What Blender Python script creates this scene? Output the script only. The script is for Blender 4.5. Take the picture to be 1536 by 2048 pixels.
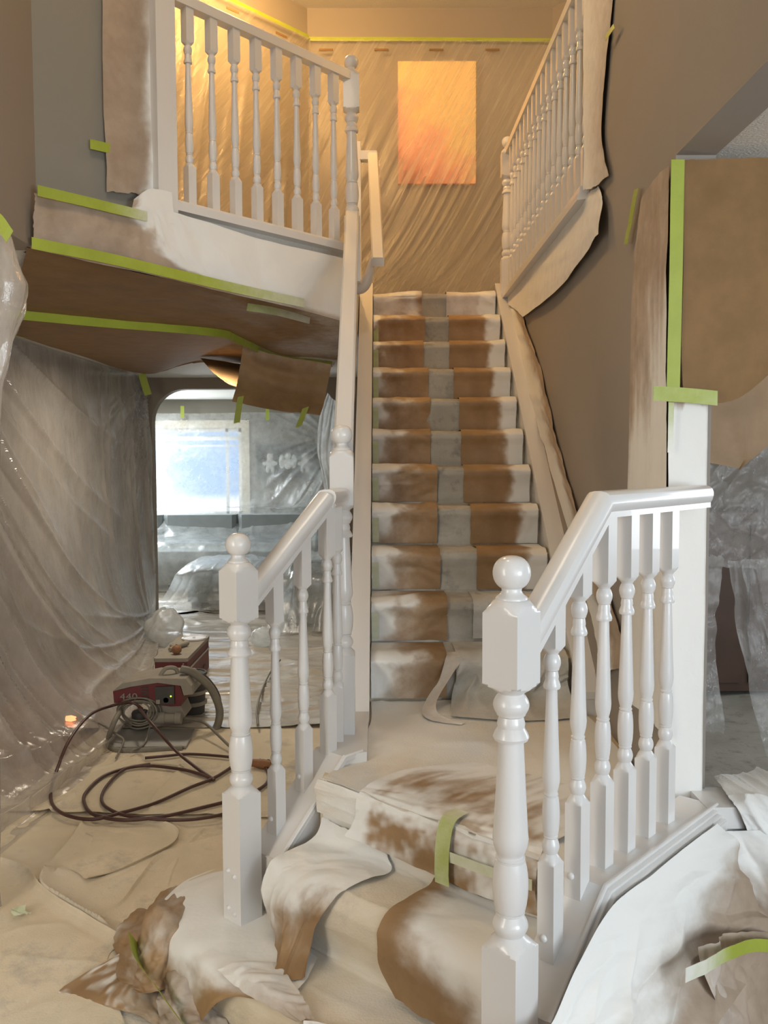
import bpy, math, random
import numpy as np
from mathutils import Matrix, Vector

for o in list(bpy.data.objects):
    bpy.data.objects.remove(o)
sc = bpy.context.scene
COL = sc.collection
rng = np.random.default_rng(7)
random.seed(7)

# ---------------------------------------------------------------- camera
F_PX, PITCH, ROLL, YAW = 1773.0, 0.059, -0.004, 0.0036
EYE = np.array([0.0, 0.0, 1.65])
_cp, _sp, _cy, _sy, _cr, _sr = math.cos(PITCH), math.sin(PITCH), math.cos(YAW), math.sin(YAW), math.cos(ROLL), math.sin(ROLL)
_F = np.array([_sy*_cp, _cy*_cp, -_sp]); _R = np.array([_cy, -_sy, 0.0]); _U = np.cross(_R, _F)
_R, _U = _R*_cr + _U*_sr, -_R*_sr + _U*_cr
cd = bpy.data.cameras.new('camera'); cam = bpy.data.objects.new('camera', cd); COL.objects.link(cam)
cam.matrix_world = Matrix(((_R[0], _U[0], -_F[0], EYE[0]), (_R[1], _U[1], -_F[1], EYE[1]), (_R[2], _U[2], -_F[2], EYE[2]), (0, 0, 0, 1)))
cd.sensor_fit = 'VERTICAL'; cd.sensor_height = 36.0; cd.lens = 36.0*F_PX/2048.0; cd.clip_start = 0.02; cd.clip_end = 200
sc.camera = cam

# ---------------------------------------------------------------- world, lights, exposure
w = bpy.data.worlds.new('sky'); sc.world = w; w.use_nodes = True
nt = w.node_tree; nt.nodes.clear()
wo = nt.nodes.new('ShaderNodeOutputWorld'); wb = nt.nodes.new('ShaderNodeBackground')
wt = nt.nodes.new('ShaderNodeTexCoord'); wn = nt.nodes.new('ShaderNodeTexNoise'); wn.inputs['Scale'].default_value = 3.0; wn.inputs['Detail'].default_value = 5
wr = nt.nodes.new('ShaderNodeValToRGB')
wr.color_ramp.elements[0].position = 0.52; wr.color_ramp.elements[0].color = (0.36, 0.60, 1.0, 1)
wr.color_ramp.elements[1].position = 0.78; wr.color_ramp.elements[1].color = (0.92, 0.96, 1.0, 1)
nt.links.new(wt.outputs['Generated'], wn.inputs['Vector']); nt.links.new(wn.outputs['Fac'], wr.inputs['Fac'])
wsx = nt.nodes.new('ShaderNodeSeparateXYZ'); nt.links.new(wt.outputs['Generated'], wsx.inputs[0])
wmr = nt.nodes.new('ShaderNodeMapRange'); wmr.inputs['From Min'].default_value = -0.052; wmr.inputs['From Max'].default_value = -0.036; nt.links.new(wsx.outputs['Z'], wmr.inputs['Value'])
wmx = nt.nodes.new('ShaderNodeMix'); wmx.data_type = 'RGBA'; wmx.inputs[6].default_value = (1.7, 1.75, 1.8, 1); nt.links.new(wmr.outputs['Result'], wmx.inputs[0]); nt.links.new(wr.outputs['Color'], wmx.inputs[7])  # white band under the horizon, painted in as glare low in the window
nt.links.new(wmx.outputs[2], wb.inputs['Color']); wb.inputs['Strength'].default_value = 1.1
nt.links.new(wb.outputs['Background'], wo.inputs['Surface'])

def area(name, loc, target, sx, sy, energy, color):
    l = bpy.data.lights.new(name, 'AREA'); l.shape = 'RECTANGLE'; l.size = sx; l.size_y = sy; l.energy = energy; l.color = color
    o = bpy.data.objects.new(name, l); COL.objects.link(o); o.location = loc
    o.rotation_euler = (Vector(target)-Vector(loc)).to_track_quat('-Z', 'Y').to_euler(); return o
def point(name, loc, energy, color, r=0.15):
    l = bpy.data.lights.new(name, 'POINT'); l.energy = energy; l.color = color; l.shadow_soft_size = r
    o = bpy.data.objects.new(name, l); COL.objects.link(o); o.location = loc; return o
area('entry_window_daylight', (1.35, -1.85, 2.7), (0.1, 4.0, 1.4), 1.9, 3.6, 56, (0.88, 0.95, 1.0))
area('dining_front_fill_light', (3.0, -1.3, 1.5), (0.1, 3.0, 1.0), 1.6, 1.5, 100, (0.84, 0.93, 1.0))  # added fill for contrast on the newel faces; no window is built there
area('living_room_fill_light', (-3.35, 11.0, 2.42), (-2.2, 10.6, 0.0), 0.9, 0.9, 75, (0.90, 0.96, 1.0))  # added unseen fill behind the arch wall, brightens the living room
area('living_room_window_daylight', (-3.72, 12.28, 1.5), (-1.0, 6.0, 0.3), 1.0, 1.2, 170, (0.86, 0.94, 1.0))
area('dining_side_fill_light', (4.2, 4.2, 1.7), (1.0, 4.0, 0.8), 1.2, 1.4, 35, (0.9, 0.95, 1.0))  # unseen source added to brighten the dining room; the wall is solid
area('left_side_fill_light', (-2.2, 0.3, 1.7), (-1.6, 6.0, 0.9), 1.0, 1.6, 48, (1.0, 0.92, 0.80))  # added warm fill for the floor and film under the balcony
point('upper_hall_lamp_light', (-0.75, 5.85, 4.95), 95, (1.0, 0.56, 0.18), 0.12)
point('upper_hall_lamp_light', (1.9, 5.2, 4.95), 44, (1.0, 0.58, 0.20), 0.12)
point('foyer_overhead_fill_light', (-0.55, 2.3, 4.6), 46, (1.0, 0.84, 0.64), 0.35)  # added bare point light lifting the floor warmly, no fixture hangs here
area('under_balcony_lamp_light', (-1.4, 6.6, 2.40), (-1.4, 6.6, 0), 0.35, 0.35, 30, (1.0, 0.86, 0.68))
sc.view_settings.view_transform = 'Standard'; sc.view_settings.look = 'None'
sc.view_settings.gamma = 1.0; sc.view_settings.use_curve_mapping = False
sc.view_settings.exposure = 0.0

# ---------------------------------------------------------------- pixel -> place
def ray(x, y): return _F + _R*(x-768)/F_PX + _U*(1024-y)/F_PX
def at_z(x, y, z): d = ray(x, y); return EYE + d*(z-EYE[2])/d[2]
def at_y(x, y, Y): d = ray(x, y); return EYE + d*Y/d[1]
def at_x(x, y, X): d = ray(x, y); return EYE + d*X/d[0]
PH = 0.7386
D3 = np.array([math.sin(PH), math.cos(PH), 0.0]); V3 = np.array([-math.cos(PH), math.sin(PH), 0.0]); Z3 = np.array([0, 0, 1.0])
ROT = math.atan2(D3[1], D3[0])
R0 = np.array([0.27, 1.82, 0.0]); L0 = np.array([-0.445, 2.75, 0.0]); UL0 = np.array([-0.9971, 4.0036, 0.0])
def at_pl(x, y, P, off=0.0):
    P = np.array(P, float) - V3*off; d = ray(x, y); t = ((P-EYE)@V3)/(d@V3); return EYE + d*t
def uvz(u, v, z): return R0 + D3*u + V3*v + Z3*z

# ---------------------------------------------------------------- noise
_tab = rng.random((64, 64, 16))
def vnoise(x, y, z=0.0):
    x, y = np.asarray(x, float), np.asarray(y, float); k = int(z) % 16
    xi, yi = np.floor(x).astype(int), np.floor(y).astype(int); fx, fy = x-xi, y-yi
    fx = fx*fx*(3-2*fx); fy = fy*fy*(3-2*fy); T = _tab[:, :, k]
    g = lambda a, b: T[a % 64, b % 64]
    return (g(xi, yi)*(1-fx)+g(xi+1, yi)*fx)*(1-fy) + (g(xi, yi+1)*(1-fx)+g(xi+1, yi+1)*fx)*fy - 0.5
def fbm(x, y, z=0, o=4):
    s = 0; a = 1.0
    for i in range(o): s = s + a*vnoise(x*2**i+3.1*i, y*2**i+7.7*i, z+i); a *= 0.5
    return s
def ridge(x, y, z=0, o=3):
    s = 0; a = 1.0
    for i in range(o): s = s + a*(1-np.minimum(1, 5*np.abs(vnoise(x*2**i+1.3*i, y*2**i+5.1*i, z+i))))**2; a *= 0.5
    return s
def facet(x, y, z=0):
    """crumpled paper: random heights on a warped triangle lattice, flat facets with sharp creases between"""
    x, y = np.asarray(x, float), np.asarray(y, float); k = int(z) % 16; a = 0.6+1.1*k
    wx = x+0.45*vnoise(x*0.7+k, y*0.7, k+1); wy = y+0.45*vnoise(x*0.7, y*0.7+k, k+2)
    u, v = wx*math.cos(a)-wy*math.sin(a)+17, wx*math.sin(a)+wy*math.cos(a)+23
    xi, yi = np.floor(u).astype(int), np.floor(v).astype(int); fx, fy = u-xi, v-yi; T = _tab[:, :, k]; g = lambda p, q: T[p % 64, q % 64]
    a0, a1, b0, b1 = g(xi, yi), g(xi+1, yi), g(xi, yi+1), g(xi+1, yi+1)
    return np.where(fx > fy, a0+(a1-a0)*fx+(b1-a1)*fy, a0+(b0-a0)*fy+(b1-b0)*fx)
def sstep(a, b, x): t = np.clip((x-a)/(b-a), 0, 1); return t*t*(3-2*t)

# ---------------------------------------------------------------- materials
def mat(name):
    m = bpy.data.materials.new(name); m.use_nodes = True; n = m.node_tree; n.nodes.clear(); return m, n
def nd(n, t, **kw):
    x = n.nodes.new(t)
    for k, v in kw.items():
        if k in x.inputs.keys(): x.inputs[k].default_value = v
        else: setattr(x, k, v)
    return x
def simple(name, col, rough=0.5, metal=0.0, var=0.08, scale=6.0, bump=0.0, bscale=60.0, coat=0.0, emit=None):
    m, n = mat(name); L = n.links.new
    out = nd(n, 'ShaderNodeOutputMaterial'); p = nd(n, 'ShaderNodeBsdfPrincipled', Roughness=rough, Metallic=metal)
    p.inputs['Coat Weight'].default_value = coat
    tc = nd(n, 'ShaderNodeTexCoord'); no = nd(n, 'ShaderNodeTexNoise', Scale=scale, Detail=4.0)
    L(tc.outputs['Object'], no.inputs['Vector'])
    mx = nd(n, 'ShaderNodeMix', data_type='RGBA'); c = np.array(col)
    mx.inputs[6].default_value = (*np.clip(c*(1-var), 0, 1), 1); mx.inputs[7].default_value = (*np.clip(c*(1+var), 0, 1), 1)
    L(no.outputs['Fac'], mx.inputs[0]); L(mx.outputs[2], p.inputs['Base Color'])
    if bump:
        b2 = nd(n, 'ShaderNodeTexNoise', Scale=bscale, Detail=3.0); L(tc.outputs['Object'], b2.inputs['Vector'])
        bp = nd(n, 'ShaderNodeBump', Strength=bump, Distance=0.004); L(b2.outputs['Fac'], bp.inputs['Height']); L(bp.outputs['Normal'], p.inputs['Normal'])
    if emit:
        p.inputs['Emission Color'].default_value = (*emit[0], 1); p.inputs['Emission Strength'].default_value = emit[1]
    L(p.outputs['BSDF'], out.inputs['Surface']); return m
def coated(name, base, dark, spray=(0.80, 0.80, 0.77), rough=0.75, nscale=7.0, bscale=45.0, bump=0.25, sheen=0.0, stain=None):
    """paper / cloth whose 'spray' attribute is the white paint dusted over it"""
    m, n = mat(name); L = n.links.new
    out = nd(n, 'ShaderNodeOutputMaterial'); p = nd(n, 'ShaderNodeBsdfPrincipled', Roughness=rough)
    tc = nd(n, 'ShaderNodeTexCoord'); no = nd(n, 'ShaderNodeTexNoise', Scale=nscale, Detail=6.0, Roughness=0.6); L(tc.outputs['Object'], no.inputs['Vector'])
    mx = nd(n, 'ShaderNodeMix', data_type='RGBA'); mx.inputs[6].default_value = (*dark, 1); mx.inputs[7].default_value = (*base, 1)
    rp = nd(n, 'ShaderNodeMapRange'); rp.inputs['From Min'].default_value = 0.35; rp.inputs['From Max'].default_value = 0.62
    L(no.outputs['Fac'], rp.inputs['Value']); L(rp.outputs['Result'], mx.inputs[0]); col = mx.outputs[2]
    if stain:
        n3 = nd(n, 'ShaderNodeTexNoise', Scale=stain[1], Detail=8.0, Roughness=0.7); L(tc.outputs['Object'], n3.inputs['Vector'])
        r3 = nd(n, 'ShaderNodeMapRange'); r3.inputs['From Min'].default_value = 0.53; r3.inputs['From Max'].default_value = 0.70; r3.inputs['To Max'].default_value = stain[2]
        L(n3.outputs['Fac'], r3.inputs['Value']); m3 = nd(n, 'ShaderNodeMix', data_type='RGBA'); m3.inputs[7].default_value = (*stain[0], 1)
        L(r3.outputs['Result'], m3.inputs[0]); L(col, m3.inputs[6]); col = m3.outputs[2]
    at = nd(n, 'ShaderNodeAttribute', attribute_name='spray')
    n2 = nd(n, 'ShaderNodeTexNoise', Scale=nscale*2.3, Detail=8.0, Roughness=0.65); L(tc.outputs['Object'], n2.inputs['Vector'])
    ad = nd(n, 'ShaderNodeMath', operation='MULTIPLY_ADD'); L(n2.outputs['Fac'], ad.inputs[0]); ad.inputs[1].default_value = 0.45
    sb = nd(n, 'ShaderNodeMath', operation='SUBTRACT'); L(at.outputs['Fac'], sb.inputs[0]); sb.inputs[1].default_value = 0.22; L(sb.outputs[0], ad.inputs[2])
    r2 = nd(n, 'ShaderNodeMapRange', interpolation_type='SMOOTHSTEP'); r2.inputs['From Min'].default_value = 0.05; r2.inputs['From Max'].default_value = 0.95
    L(ad.outputs[0], r2.inputs['Value'])
    m2 = nd(n, 'ShaderNodeMix', data_type='RGBA'); L(r2.outputs['Result'], m2.inputs[0]); L(col, m2.inputs[6]); m2.inputs[7].default_value = (*spray, 1)
    L(m2.outputs[2], p.inputs['Base Color'])
    b2 = nd(n, 'ShaderNodeTexNoise', Scale=bscale, Detail=4.0); L(tc.outputs['Object'], b2.inputs['Vector'])
    bp = nd(n, 'ShaderNodeBump', Strength=bump, Distance=0.006); L(b2.outputs['Fac'], bp.inputs['Height']); L(bp.outputs['Normal'], p.inputs['Normal'])
    L(p.outputs['BSDF'], out.inputs['Surface']); return m
def film(name, op=(0.22, 0.5), tint=(0.78, 0.79, 0.78), scale=(3, 3, 3), rough=0.12, gloss=0.5, bump=0.5, bscale=14.0, transl=0.5, rot=(0, 0, 0)):
    """clear masking plastic: a milky film, streaked, with glossy wrinkles"""
    m, n = mat(name); L = n.links.new
    out = nd(n, 'ShaderNodeOutputMaterial'); tc = nd(n, 'ShaderNodeTexCoord'); mp = nd(n, 'ShaderNodeMapping'); mp.inputs['Scale'].default_value = scale
    mr = nd(n, 'ShaderNodeMapping'); mr.inputs['Rotation'].default_value = rot; L(tc.outputs['Object'], mr.inputs['Vector']); L(mr.outputs['Vector'], mp.inputs['Vector'])
    no = nd(n, 'ShaderNodeTexNoise', Scale=2.2, Detail=7.0, Roughness=0.62); L(mp.outputs['Vector'], no.inputs['Vector'])
    rp = nd(n, 'ShaderNodeMapRange'); rp.inputs['From Min'].default_value = 0.38; rp.inputs['From Max'].default_value = 0.70
    rp.inputs['To Min'].default_value = op[0]; rp.inputs['To Max'].default_value = op[1]; L(no.outputs['Fac'], rp.inputs['Value'])
    n2 = nd(n, 'ShaderNodeTexNoise', Scale=bscale, Detail=5.0, Roughness=0.6); L(mp.outputs['Vector'], n2.inputs['Vector'])
    bp = nd(n, 'ShaderNodeBump', Strength=bump, Distance=0.02); L(n2.outputs['Fac'], bp.inputs['Height'])
    df = nd(n, 'ShaderNodeBsdfDiffuse'); df.inputs['Color'].default_value = (*tint, 1); L(bp.outputs['Normal'], df.inputs['Normal'])
    tl = nd(n, 'ShaderNodeBsdfTranslucent'); tl.inputs['Color'].default_value = (*tint, 1)
    m1 = nd(n, 'ShaderNodeMixShader'); m1.inputs[0].default_value = transl; L(df.outputs[0], m1.inputs[1]); L(tl.outputs[0], m1.inputs[2])
    tr = nd(n, 'ShaderNodeBsdfTransparent'); m2 = nd(n, 'ShaderNodeMixShader'); L(rp.outputs['Result'], m2.inputs[0]); L(tr.outputs[0], m2.inputs[1]); L(m1.outputs[0], m2.inputs[2])
    gl = nd(n, 'ShaderNodeBsdfGlossy', Roughness=rough); L(bp.outputs['Normal'], gl.inputs['Normal'])
    fr = nd(n, 'ShaderNodeLayerWeight', Blend=0.5); L(bp.outputs['Normal'], fr.inputs['Normal'])
    pw = nd(n, 'ShaderNodeMath', operation='POWER'); L(fr.outputs['Facing'], pw.inputs[0]); pw.inputs[1].default_value = 3.5
    fm = nd(n, 'ShaderNodeMath', operation='MULTIPLY_ADD', use_clamp=True); L(pw.outputs[0], fm.inputs[0]); fm.inputs[1].default_value = gloss*0.8; fm.inputs[2].default_value = 0.09*gloss
    m3 = nd(n, 'ShaderNodeMixShader'); L(fm.outputs[0], m3.inputs[0]); L(m2.outputs[0], m3.inputs[1]); L(gl.outputs[0], m3.inputs[2])
    L(m3.outputs[0], out.inputs['Surface']); return m

M = {}
M['paint'] = simple('white_gloss_paint', (0.72, 0.71, 0.69), 0.28, var=0.015, scale=3, bump=0.03, bscale=90, coat=0.25)
M['wall'] = simple('taupe_wall_paint', (0.30, 0.265, 0.228), 0.85, var=0.04, scale=2, bump=0.12, bscale=160)
M['wall2'] = simple('grey_taupe_wall_paint', (0.25, 0.23, 0.19), 0.85, var=0.04, scale=2, bump=0.12, bscale=160)
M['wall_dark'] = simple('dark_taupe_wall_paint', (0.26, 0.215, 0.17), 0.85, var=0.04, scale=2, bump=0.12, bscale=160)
M['ceil'] = simple('stippled_ceiling_paint', (0.66, 0.64, 0.59), 0.9, var=0.06, scale=60, bump=0.9, bscale=120)
M['paper'] = coated('brown_masking_paper', (0.345, 0.215, 0.105), (0.27, 0.165, 0.075), rough=0.58, bscale=30)
M['paper_grey'] = coated('dusty_masking_paper', (0.42, 0.33, 0.25), (0.33, 0.25, 0.18), rough=0.8, bscale=30)
M['kraft'] = coated('kraft_ceiling_paper', (0.25, 0.140, 0.052), (0.20, 0.112, 0.040), rough=0.75, bscale=30)
M['canvas'] = coated('canvas_drop_cloth', (0.74, 0.64, 0.475), (0.63, 0.54, 0.395), rough=0.95, nscale=2.2, bscale=130, bump=0.3, stain=((0.33, 0.30, 0.25), 2.6, 0.75))
M['canvas_grey'] = coated('grey_canvas_runner', (0.44, 0.42, 0.36), (0.36, 0.34, 0.29), rough=0.95, nscale=4, bscale=130, bump=0.3, stain=((0.16, 0.15, 0.13), 9.0, 0.7))
M['tape'] = coated('green_masking_tape', (0.36, 0.43, 0.05), (0.31, 0.37, 0.04), rough=0.5, bscale=60, bump=0.15)
M['film'] = film('clear_masking_film', (0.38, 0.72), (0.82, 0.77, 0.71), (1.2, 1.2, 0.7), 0.2, 0.75, 0.5, 12)
M['film_hall'] = film('amber_lit_masking_film', (0.22, 0.46), (0.80, 0.75, 0.66), (16, 1, 0.5), 0.25, 0.5, 0.5, 4, rot=(0, -0.5, 0))
M['film_sofa'] = film('sofa_cover_film', (0.28, 0.58), (0.80, 0.84, 0.84), (1.5, 1.5, 1.5), 0.16, 0.7, 0.55, 8)
M['film_white'] = film('heavy_milky_film', (0.55, 0.85), (0.80, 0.82, 0.80), (3, 3, 3), 0.18, 0.6, 0.5, 9)
M['film_dark'] = film('dining_room_film', (0.30, 0.55), (0.66, 0.65, 0.62), (3, 3, 2), 0.16, 0.6, 0.6, 12)
M['floor_film'] = simple('wrinkled_floor_plastic', (0.46, 0.41, 0.34), 0.24, var=0.18, scale=5, bump=0.9, bscale=9, coat=0.6)
M['red'] = simple('dusty_red_enamel', (0.13, 0.018, 0.02), 0.5, var=0.3, scale=9)
M['dust'] = simple('dusty_grey_plastic', (0.30, 0.27, 0.22), 0.8, var=0.2, scale=14)
M['dark'] = simple('dusty_black_plastic', (0.055, 0.05, 0.045), 0.6, var=0.4, scale=12)
M['steel'] = simple('dusty_steel', (0.42, 0.42, 0.40), 0.42, 0.6, var=0.15, scale=12)
M['hose'] = simple('dark_red_brown_hose', (0.075, 0.032, 0.024), 0.4, var=0.3, scale=6)
M['hose_g'] = simple('grey_dusty_hose', (0.20, 0.18, 0.14), 0.6, var=0.25, scale=10)
M['led'] = simple('green_indicator', (0.3, 0.8, 0.05), 0.4, emit=((0.5, 1.0, 0.05), 4.0))
M['plug'] = simple('lit_orange_plug', (0.9, 0.25, 0.08), 0.4, emit=((1.0, 0.28, 0.10), 5.0))
M['sofa'] = simple('dark_grey_upholstery', (0.20, 0.22, 0.22), 0.9, var=0.2, scale=8)
M['cream'] = simple('cream_window_trim', (0.72, 0.64, 0.50), 0.5, var=0.03)
M['picture'] = simple('dark_grey_picture_panel', (0.05, 0.058, 0.056), 0.4, var=0.15)
M['pale'] = simple('pale_print', (0.62, 0.62, 0.60), 0.6, var=0.25, scale=30)
M['blind'] = simple('white_blind', (0.82, 0.84, 0.86), 0.6, var=0.03)
M['rust'] = simple('brown_cap', (0.26, 0.12, 0.05), 0.6, var=0.3, scale=20)
M['wood'] = simple('bare_floor_boards', (0.24, 0.14, 0.07), 0.5, var=0.2)
M['mark'] = simple('printed_mark', (0.20, 0.12, 0.05), 0.8)
M['glass'] = film('window_glass', (0.02, 0.03), (0.9, 0.95, 1.0), (1, 1, 1), 0.03, 0.4, 0.0, 2)
M['brownwood'] = simple('dark_brown_furniture', (0.07, 0.035, 0.02), 0.5, var=0.3)

# ---------------------------------------------------------------- object helpers
ORG = {}
def tag(o, label=None, cat=None, group=None, kind=None):
    if label: o['label'] = label
    if cat: o['category'] = cat
    if group: o['group'] = group
    if kind: o['kind'] = kind
    return o
def empty(name, loc, label=None, cat=None, group=None, kind=None):
    o = bpy.data.objects.new(name, None); COL.objects.link(o); o.location = loc; o.empty_display_size = 0.1
    ORG[o.name] = np.array(loc, float); return tag(o, label, cat, group, kind)
def mk(name, verts, faces, m, parent=None, smooth=None, spray=None, recenter=True, rotz=None):
    v = np.asarray(verts, float).reshape(-1, 3)
    org = np.array([(v[:, 0].min()+v[:, 0].max())/2, (v[:, 1].min()+v[:, 1].max())/2, v[:, 2].min()])
    me = bpy.data.meshes.new(name); me.from_pydata((v-org).tolist(), [], [list(map(int, f)) for f in faces]); me.update()
    me.materials.append(m if not isinstance(m, str) else M[m])
    if spray is not None:
        a = me.attributes.new('spray', 'FLOAT', 'POINT'); a.data.foreach_set('value', np.asarray(spray, np.float32).ravel())
    if smooth is not None:
        me.polygons.foreach_set('use_smooth', [True]*len(me.polygons))
        if smooth < 179: me.set_sharp_from_angle(angle=math.radians(smooth))
    o = bpy.data.objects.new(name, me); COL.objects.link(o); ORG[o.name] = org
    if parent is not None: o.parent = parent; o.location = org - ORG[parent.name]
    else: o.location = org
    return o
def copy_of(src, shift, parent):
    o = src.copy(); COL.objects.link(o); o.parent = parent; ORG[o.name] = ORG[src.name] + np.array(shift)
    o.location = ORG[o.name] - (ORG[parent.name] if parent is not None else 0); return o
class MB:
    def __init__(s): s.v = []; s.f = []
    def add(s, v, f):
        b = len(s.v); s.v += [tuple(map(float, p)) for p in v]; s.f += [tuple(i+b for i in q) for q in f]; return s
    def box(s, a, b):
        (x0, y0, z0), (x1, y1, z1) = a, b
        return s.add([(x0, y0, z0), (x1, y0, z0), (x1, y1, z0), (x0, y1, z0), (x0, y0, z1), (x1, y0, z1), (x1, y1, z1), (x0, y1, z1)],
                     [(0, 3, 2, 1), (4, 5, 6, 7), (0, 1, 5, 4), (1, 2, 6, 5), (2, 3, 7, 6), (3, 0, 4, 7)])
    def obox(s, c, ax, ay, az):
        c, ax, ay, az = map(np.array, (c, ax, ay, az)); v = [c+i*ax+j*ay+k*az for k in (-1, 1) for i, j in ((-1, -1), (1, -1), (1, 1), (-1, 1))]
        return s.add(v, [(0, 3, 2, 1), (4, 5, 6, 7), (0, 1, 5, 4), (1, 2, 6, 5), (2, 3, 7, 6), (3, 0, 4, 7)])
    def prism(s, poly, z0, z1):
        n = len(poly); zz0 = z0 if np.ndim(z0) else [z0]*n; zz1 = z1 if np.ndim(z1) else [z1]*n
        v = [(p[0], p[1], zz0[i]) for i, p in enumerate(poly)] + [(p[0], p[1], zz1[i]) for i, p in enumerate(poly)]
        return s.add(v, [tuple(range(n-1, -1, -1)), tuple(range(n, 2*n))] + [(i, (i+1) % n, n+(i+1) % n, n+i) for i in range(n)])
    def extrude(s, prof, a, b):
        """profile (list of 3D points) moved from offset a to offset b"""
        n = len(prof); prof = np.array(prof, float); v = list(prof+np.array(a)) + list(prof+np.array(b))
        return s.add(v, [tuple(range(n)), tuple(range(2*n-1, n-1, -1))] + [(i, n+i, n+(i+1) % n, (i+1) % n) for i in range(n)])
    def lathe(s, prof, c, n=24, axis=2):
        c = np.array(c, float); v = []; f = []; m = len(prof)
        for z, r in prof:
            for k in range(n):
                a = 2*math.pi*k/n; p = [r*math.cos(a), r*math.sin(a), z]
                if axis == 0: p = [p[2], p[0], p[1]]
                if axis == 1: p = [p[0], p[2], p[1]]
                v.append(c+np.array(p))
        for i in range(m-1):
            for k in range(n): f.append((i*n+k, i*n+(k+1) % n, (i+1)*n+(k+1) % n, (i+1)*n+k))
        f.append(tuple(range(n-1, -1, -1))); f.append(tuple((m-1)*n+k for k in range(n))); return s.add(v, f)
    def tube(s, pts, r, n=10, sub=6, closed=False):
        P = np.array(pts, float); P = cr(P, max(2, (len(P)-1)*sub+1)) if sub > 1 else P
        T = np.gradient(P, axis=0); T /= np.linalg.norm(T, axis=1)[:, None]+1e-9; v = []; f = []
        up = np.array([0, 0, 1.0]); prev = None
        for i, (p, t) in enumerate(zip(P, T)):
            a = prev - t*(prev@t) if prev is not None else np.cross(t, up if abs(t[2]) < 0.9 else np.array([1.0, 0, 0]))
            a /= np.linalg.norm(a)+1e-9; prev = a; b = np.cross(t, a); rr = r if np.isscalar(r) else np.interp(i/(len(P)-1), np.linspace(0, 1, len(r)), r)
            for k in range(n): q = 2*math.pi*k/n; v.append(p+rr*(a*math.cos(q)+b*math.sin(q)))
        for i in range(len(P)-1):
            for k in range(n): f.append((i*n+k, i*n+(k+1) % n, (i+1)*n+(k+1) % n, (i+1)*n+k))
        f.append(tuple(range(n-1, -1, -1))); f.append(tuple((len(P)-1)*n+k for k in range(n))); return s.add(v, f)
    def sphere(s, c, r, n=20, m=12):
        r = np.array(r if np.ndim(r) else (r, r, r), float)
        prof = [(-math.cos(math.pi*i/m), max(1e-4, math.sin(math.pi*i/m))) for i in range(m+1)]; b = len(s.v); s.lathe(prof, (0, 0, 0), n)
        for i in range(b, len(s.v)): s.v[i] = tuple(np.array(c)+np.array(s.v[i])*r)
        return s
    def build(s, name, m, parent=None, smooth=None, spray=None): return mk(name, s.v, s.f, m, parent, smooth, None if spray is None else np.full(len(s.v), spray))
def cr(P, n):
    P = np.asarray(P, float); k = len(P)
    if k == 2: t = np.linspace(0, 1, n)[:, None].reshape((-1,)+(1,)*(P.ndim-1)); return P[0]*(1-t)+P[1]*t
    Q = np.concatenate([2*P[:1]-P[1:2], P, 2*P[-1:]-P[-2:-1]]); t = np.linspace(0, k-1, n); i = np.minimum(t.astype(int), k-2); u = (t-i).reshape((-1,)+(1,)*(P.ndim-1))
    a, b, c, d = Q[i], Q[i+1], Q[i+2], Q[i+3]
    return 0.5*((2*b)+(-a+c)*u+(2*a-5*b+4*c-d)*u**2+(-a+3*b-3*c+d)*u**3)
def lin(P, n):
    P = np.asarray(P, float); k = len(P); t = np.linspace(0, k-1, n); i = np.minimum(t.astype(int), k-2); u = (t-i).reshape((-1,)+(1,)*(P.ndim-1)); return P[i]*(1-u)+P[i+1]*u
def sheet(name, ctrl, n, m, material, disp=None, spray=None, parent=None, ragged=0.0, mode='cc', move=None, seed=0, smooth=179, thick=0.0):
    """cloth, paper or film: a fine grid through control rows, creased along its normal"""
    C = np.array(ctrl, float); C = (cr if mode[0] == 'c' else lin)(C, n); C = np.swapaxes((cr if mode[1] == 'c' else lin)(np.swapaxes(C, 0, 1), m), 0, 1)
    T, S = np.meshgrid(np.linspace(0, 1, n), np.linspace(0, 1, m), indexing='ij')
    if ragged:
        e = np.stack([fbm(S*9+seed, T*0+1.3, 2), fbm(T*9+seed, S*0+4.3, 3), S*0], -1); du = np.gradient(C, axis=1)*m; dv = np.gradient(C, axis=0)*n
        C = C + ragged*(dv*e[..., :1]*np.abs(T-0.5)[..., None]*2 + du*e[..., 1:2]*np.abs(S-0.5)[..., None]*2)
    N = np.cross(np.gradient(C, axis=1), np.gradient(C, axis=0)); N /= np.linalg.norm(N, axis=2)[..., None]+1e-12
    if np.sum(N*(EYE-C)) < 0: N = -N            # creases rise on the outer, visible side
    if disp is not None: C = C + N*np.asarray(disp(S, T, C))[..., None]
    if move is not None: C = C + move(S, T, C)
    sp = None if spray is None else np.clip(np.broadcast_to(spray(S, T, C), S.shape), 0, 1.3)
    idx = np.arange(n*m).reshape(n, m); f = np.stack([idx[:-1, :-1], idx[:-1, 1:], idx[1:, 1:], idx[1:, :-1]], -1).reshape(-1, 4)
    V = C.reshape(-1, 3)
    return mk(name, V, f, material, parent, smooth, sp.ravel() if sp is not None else np.zeros(n*m))
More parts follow.
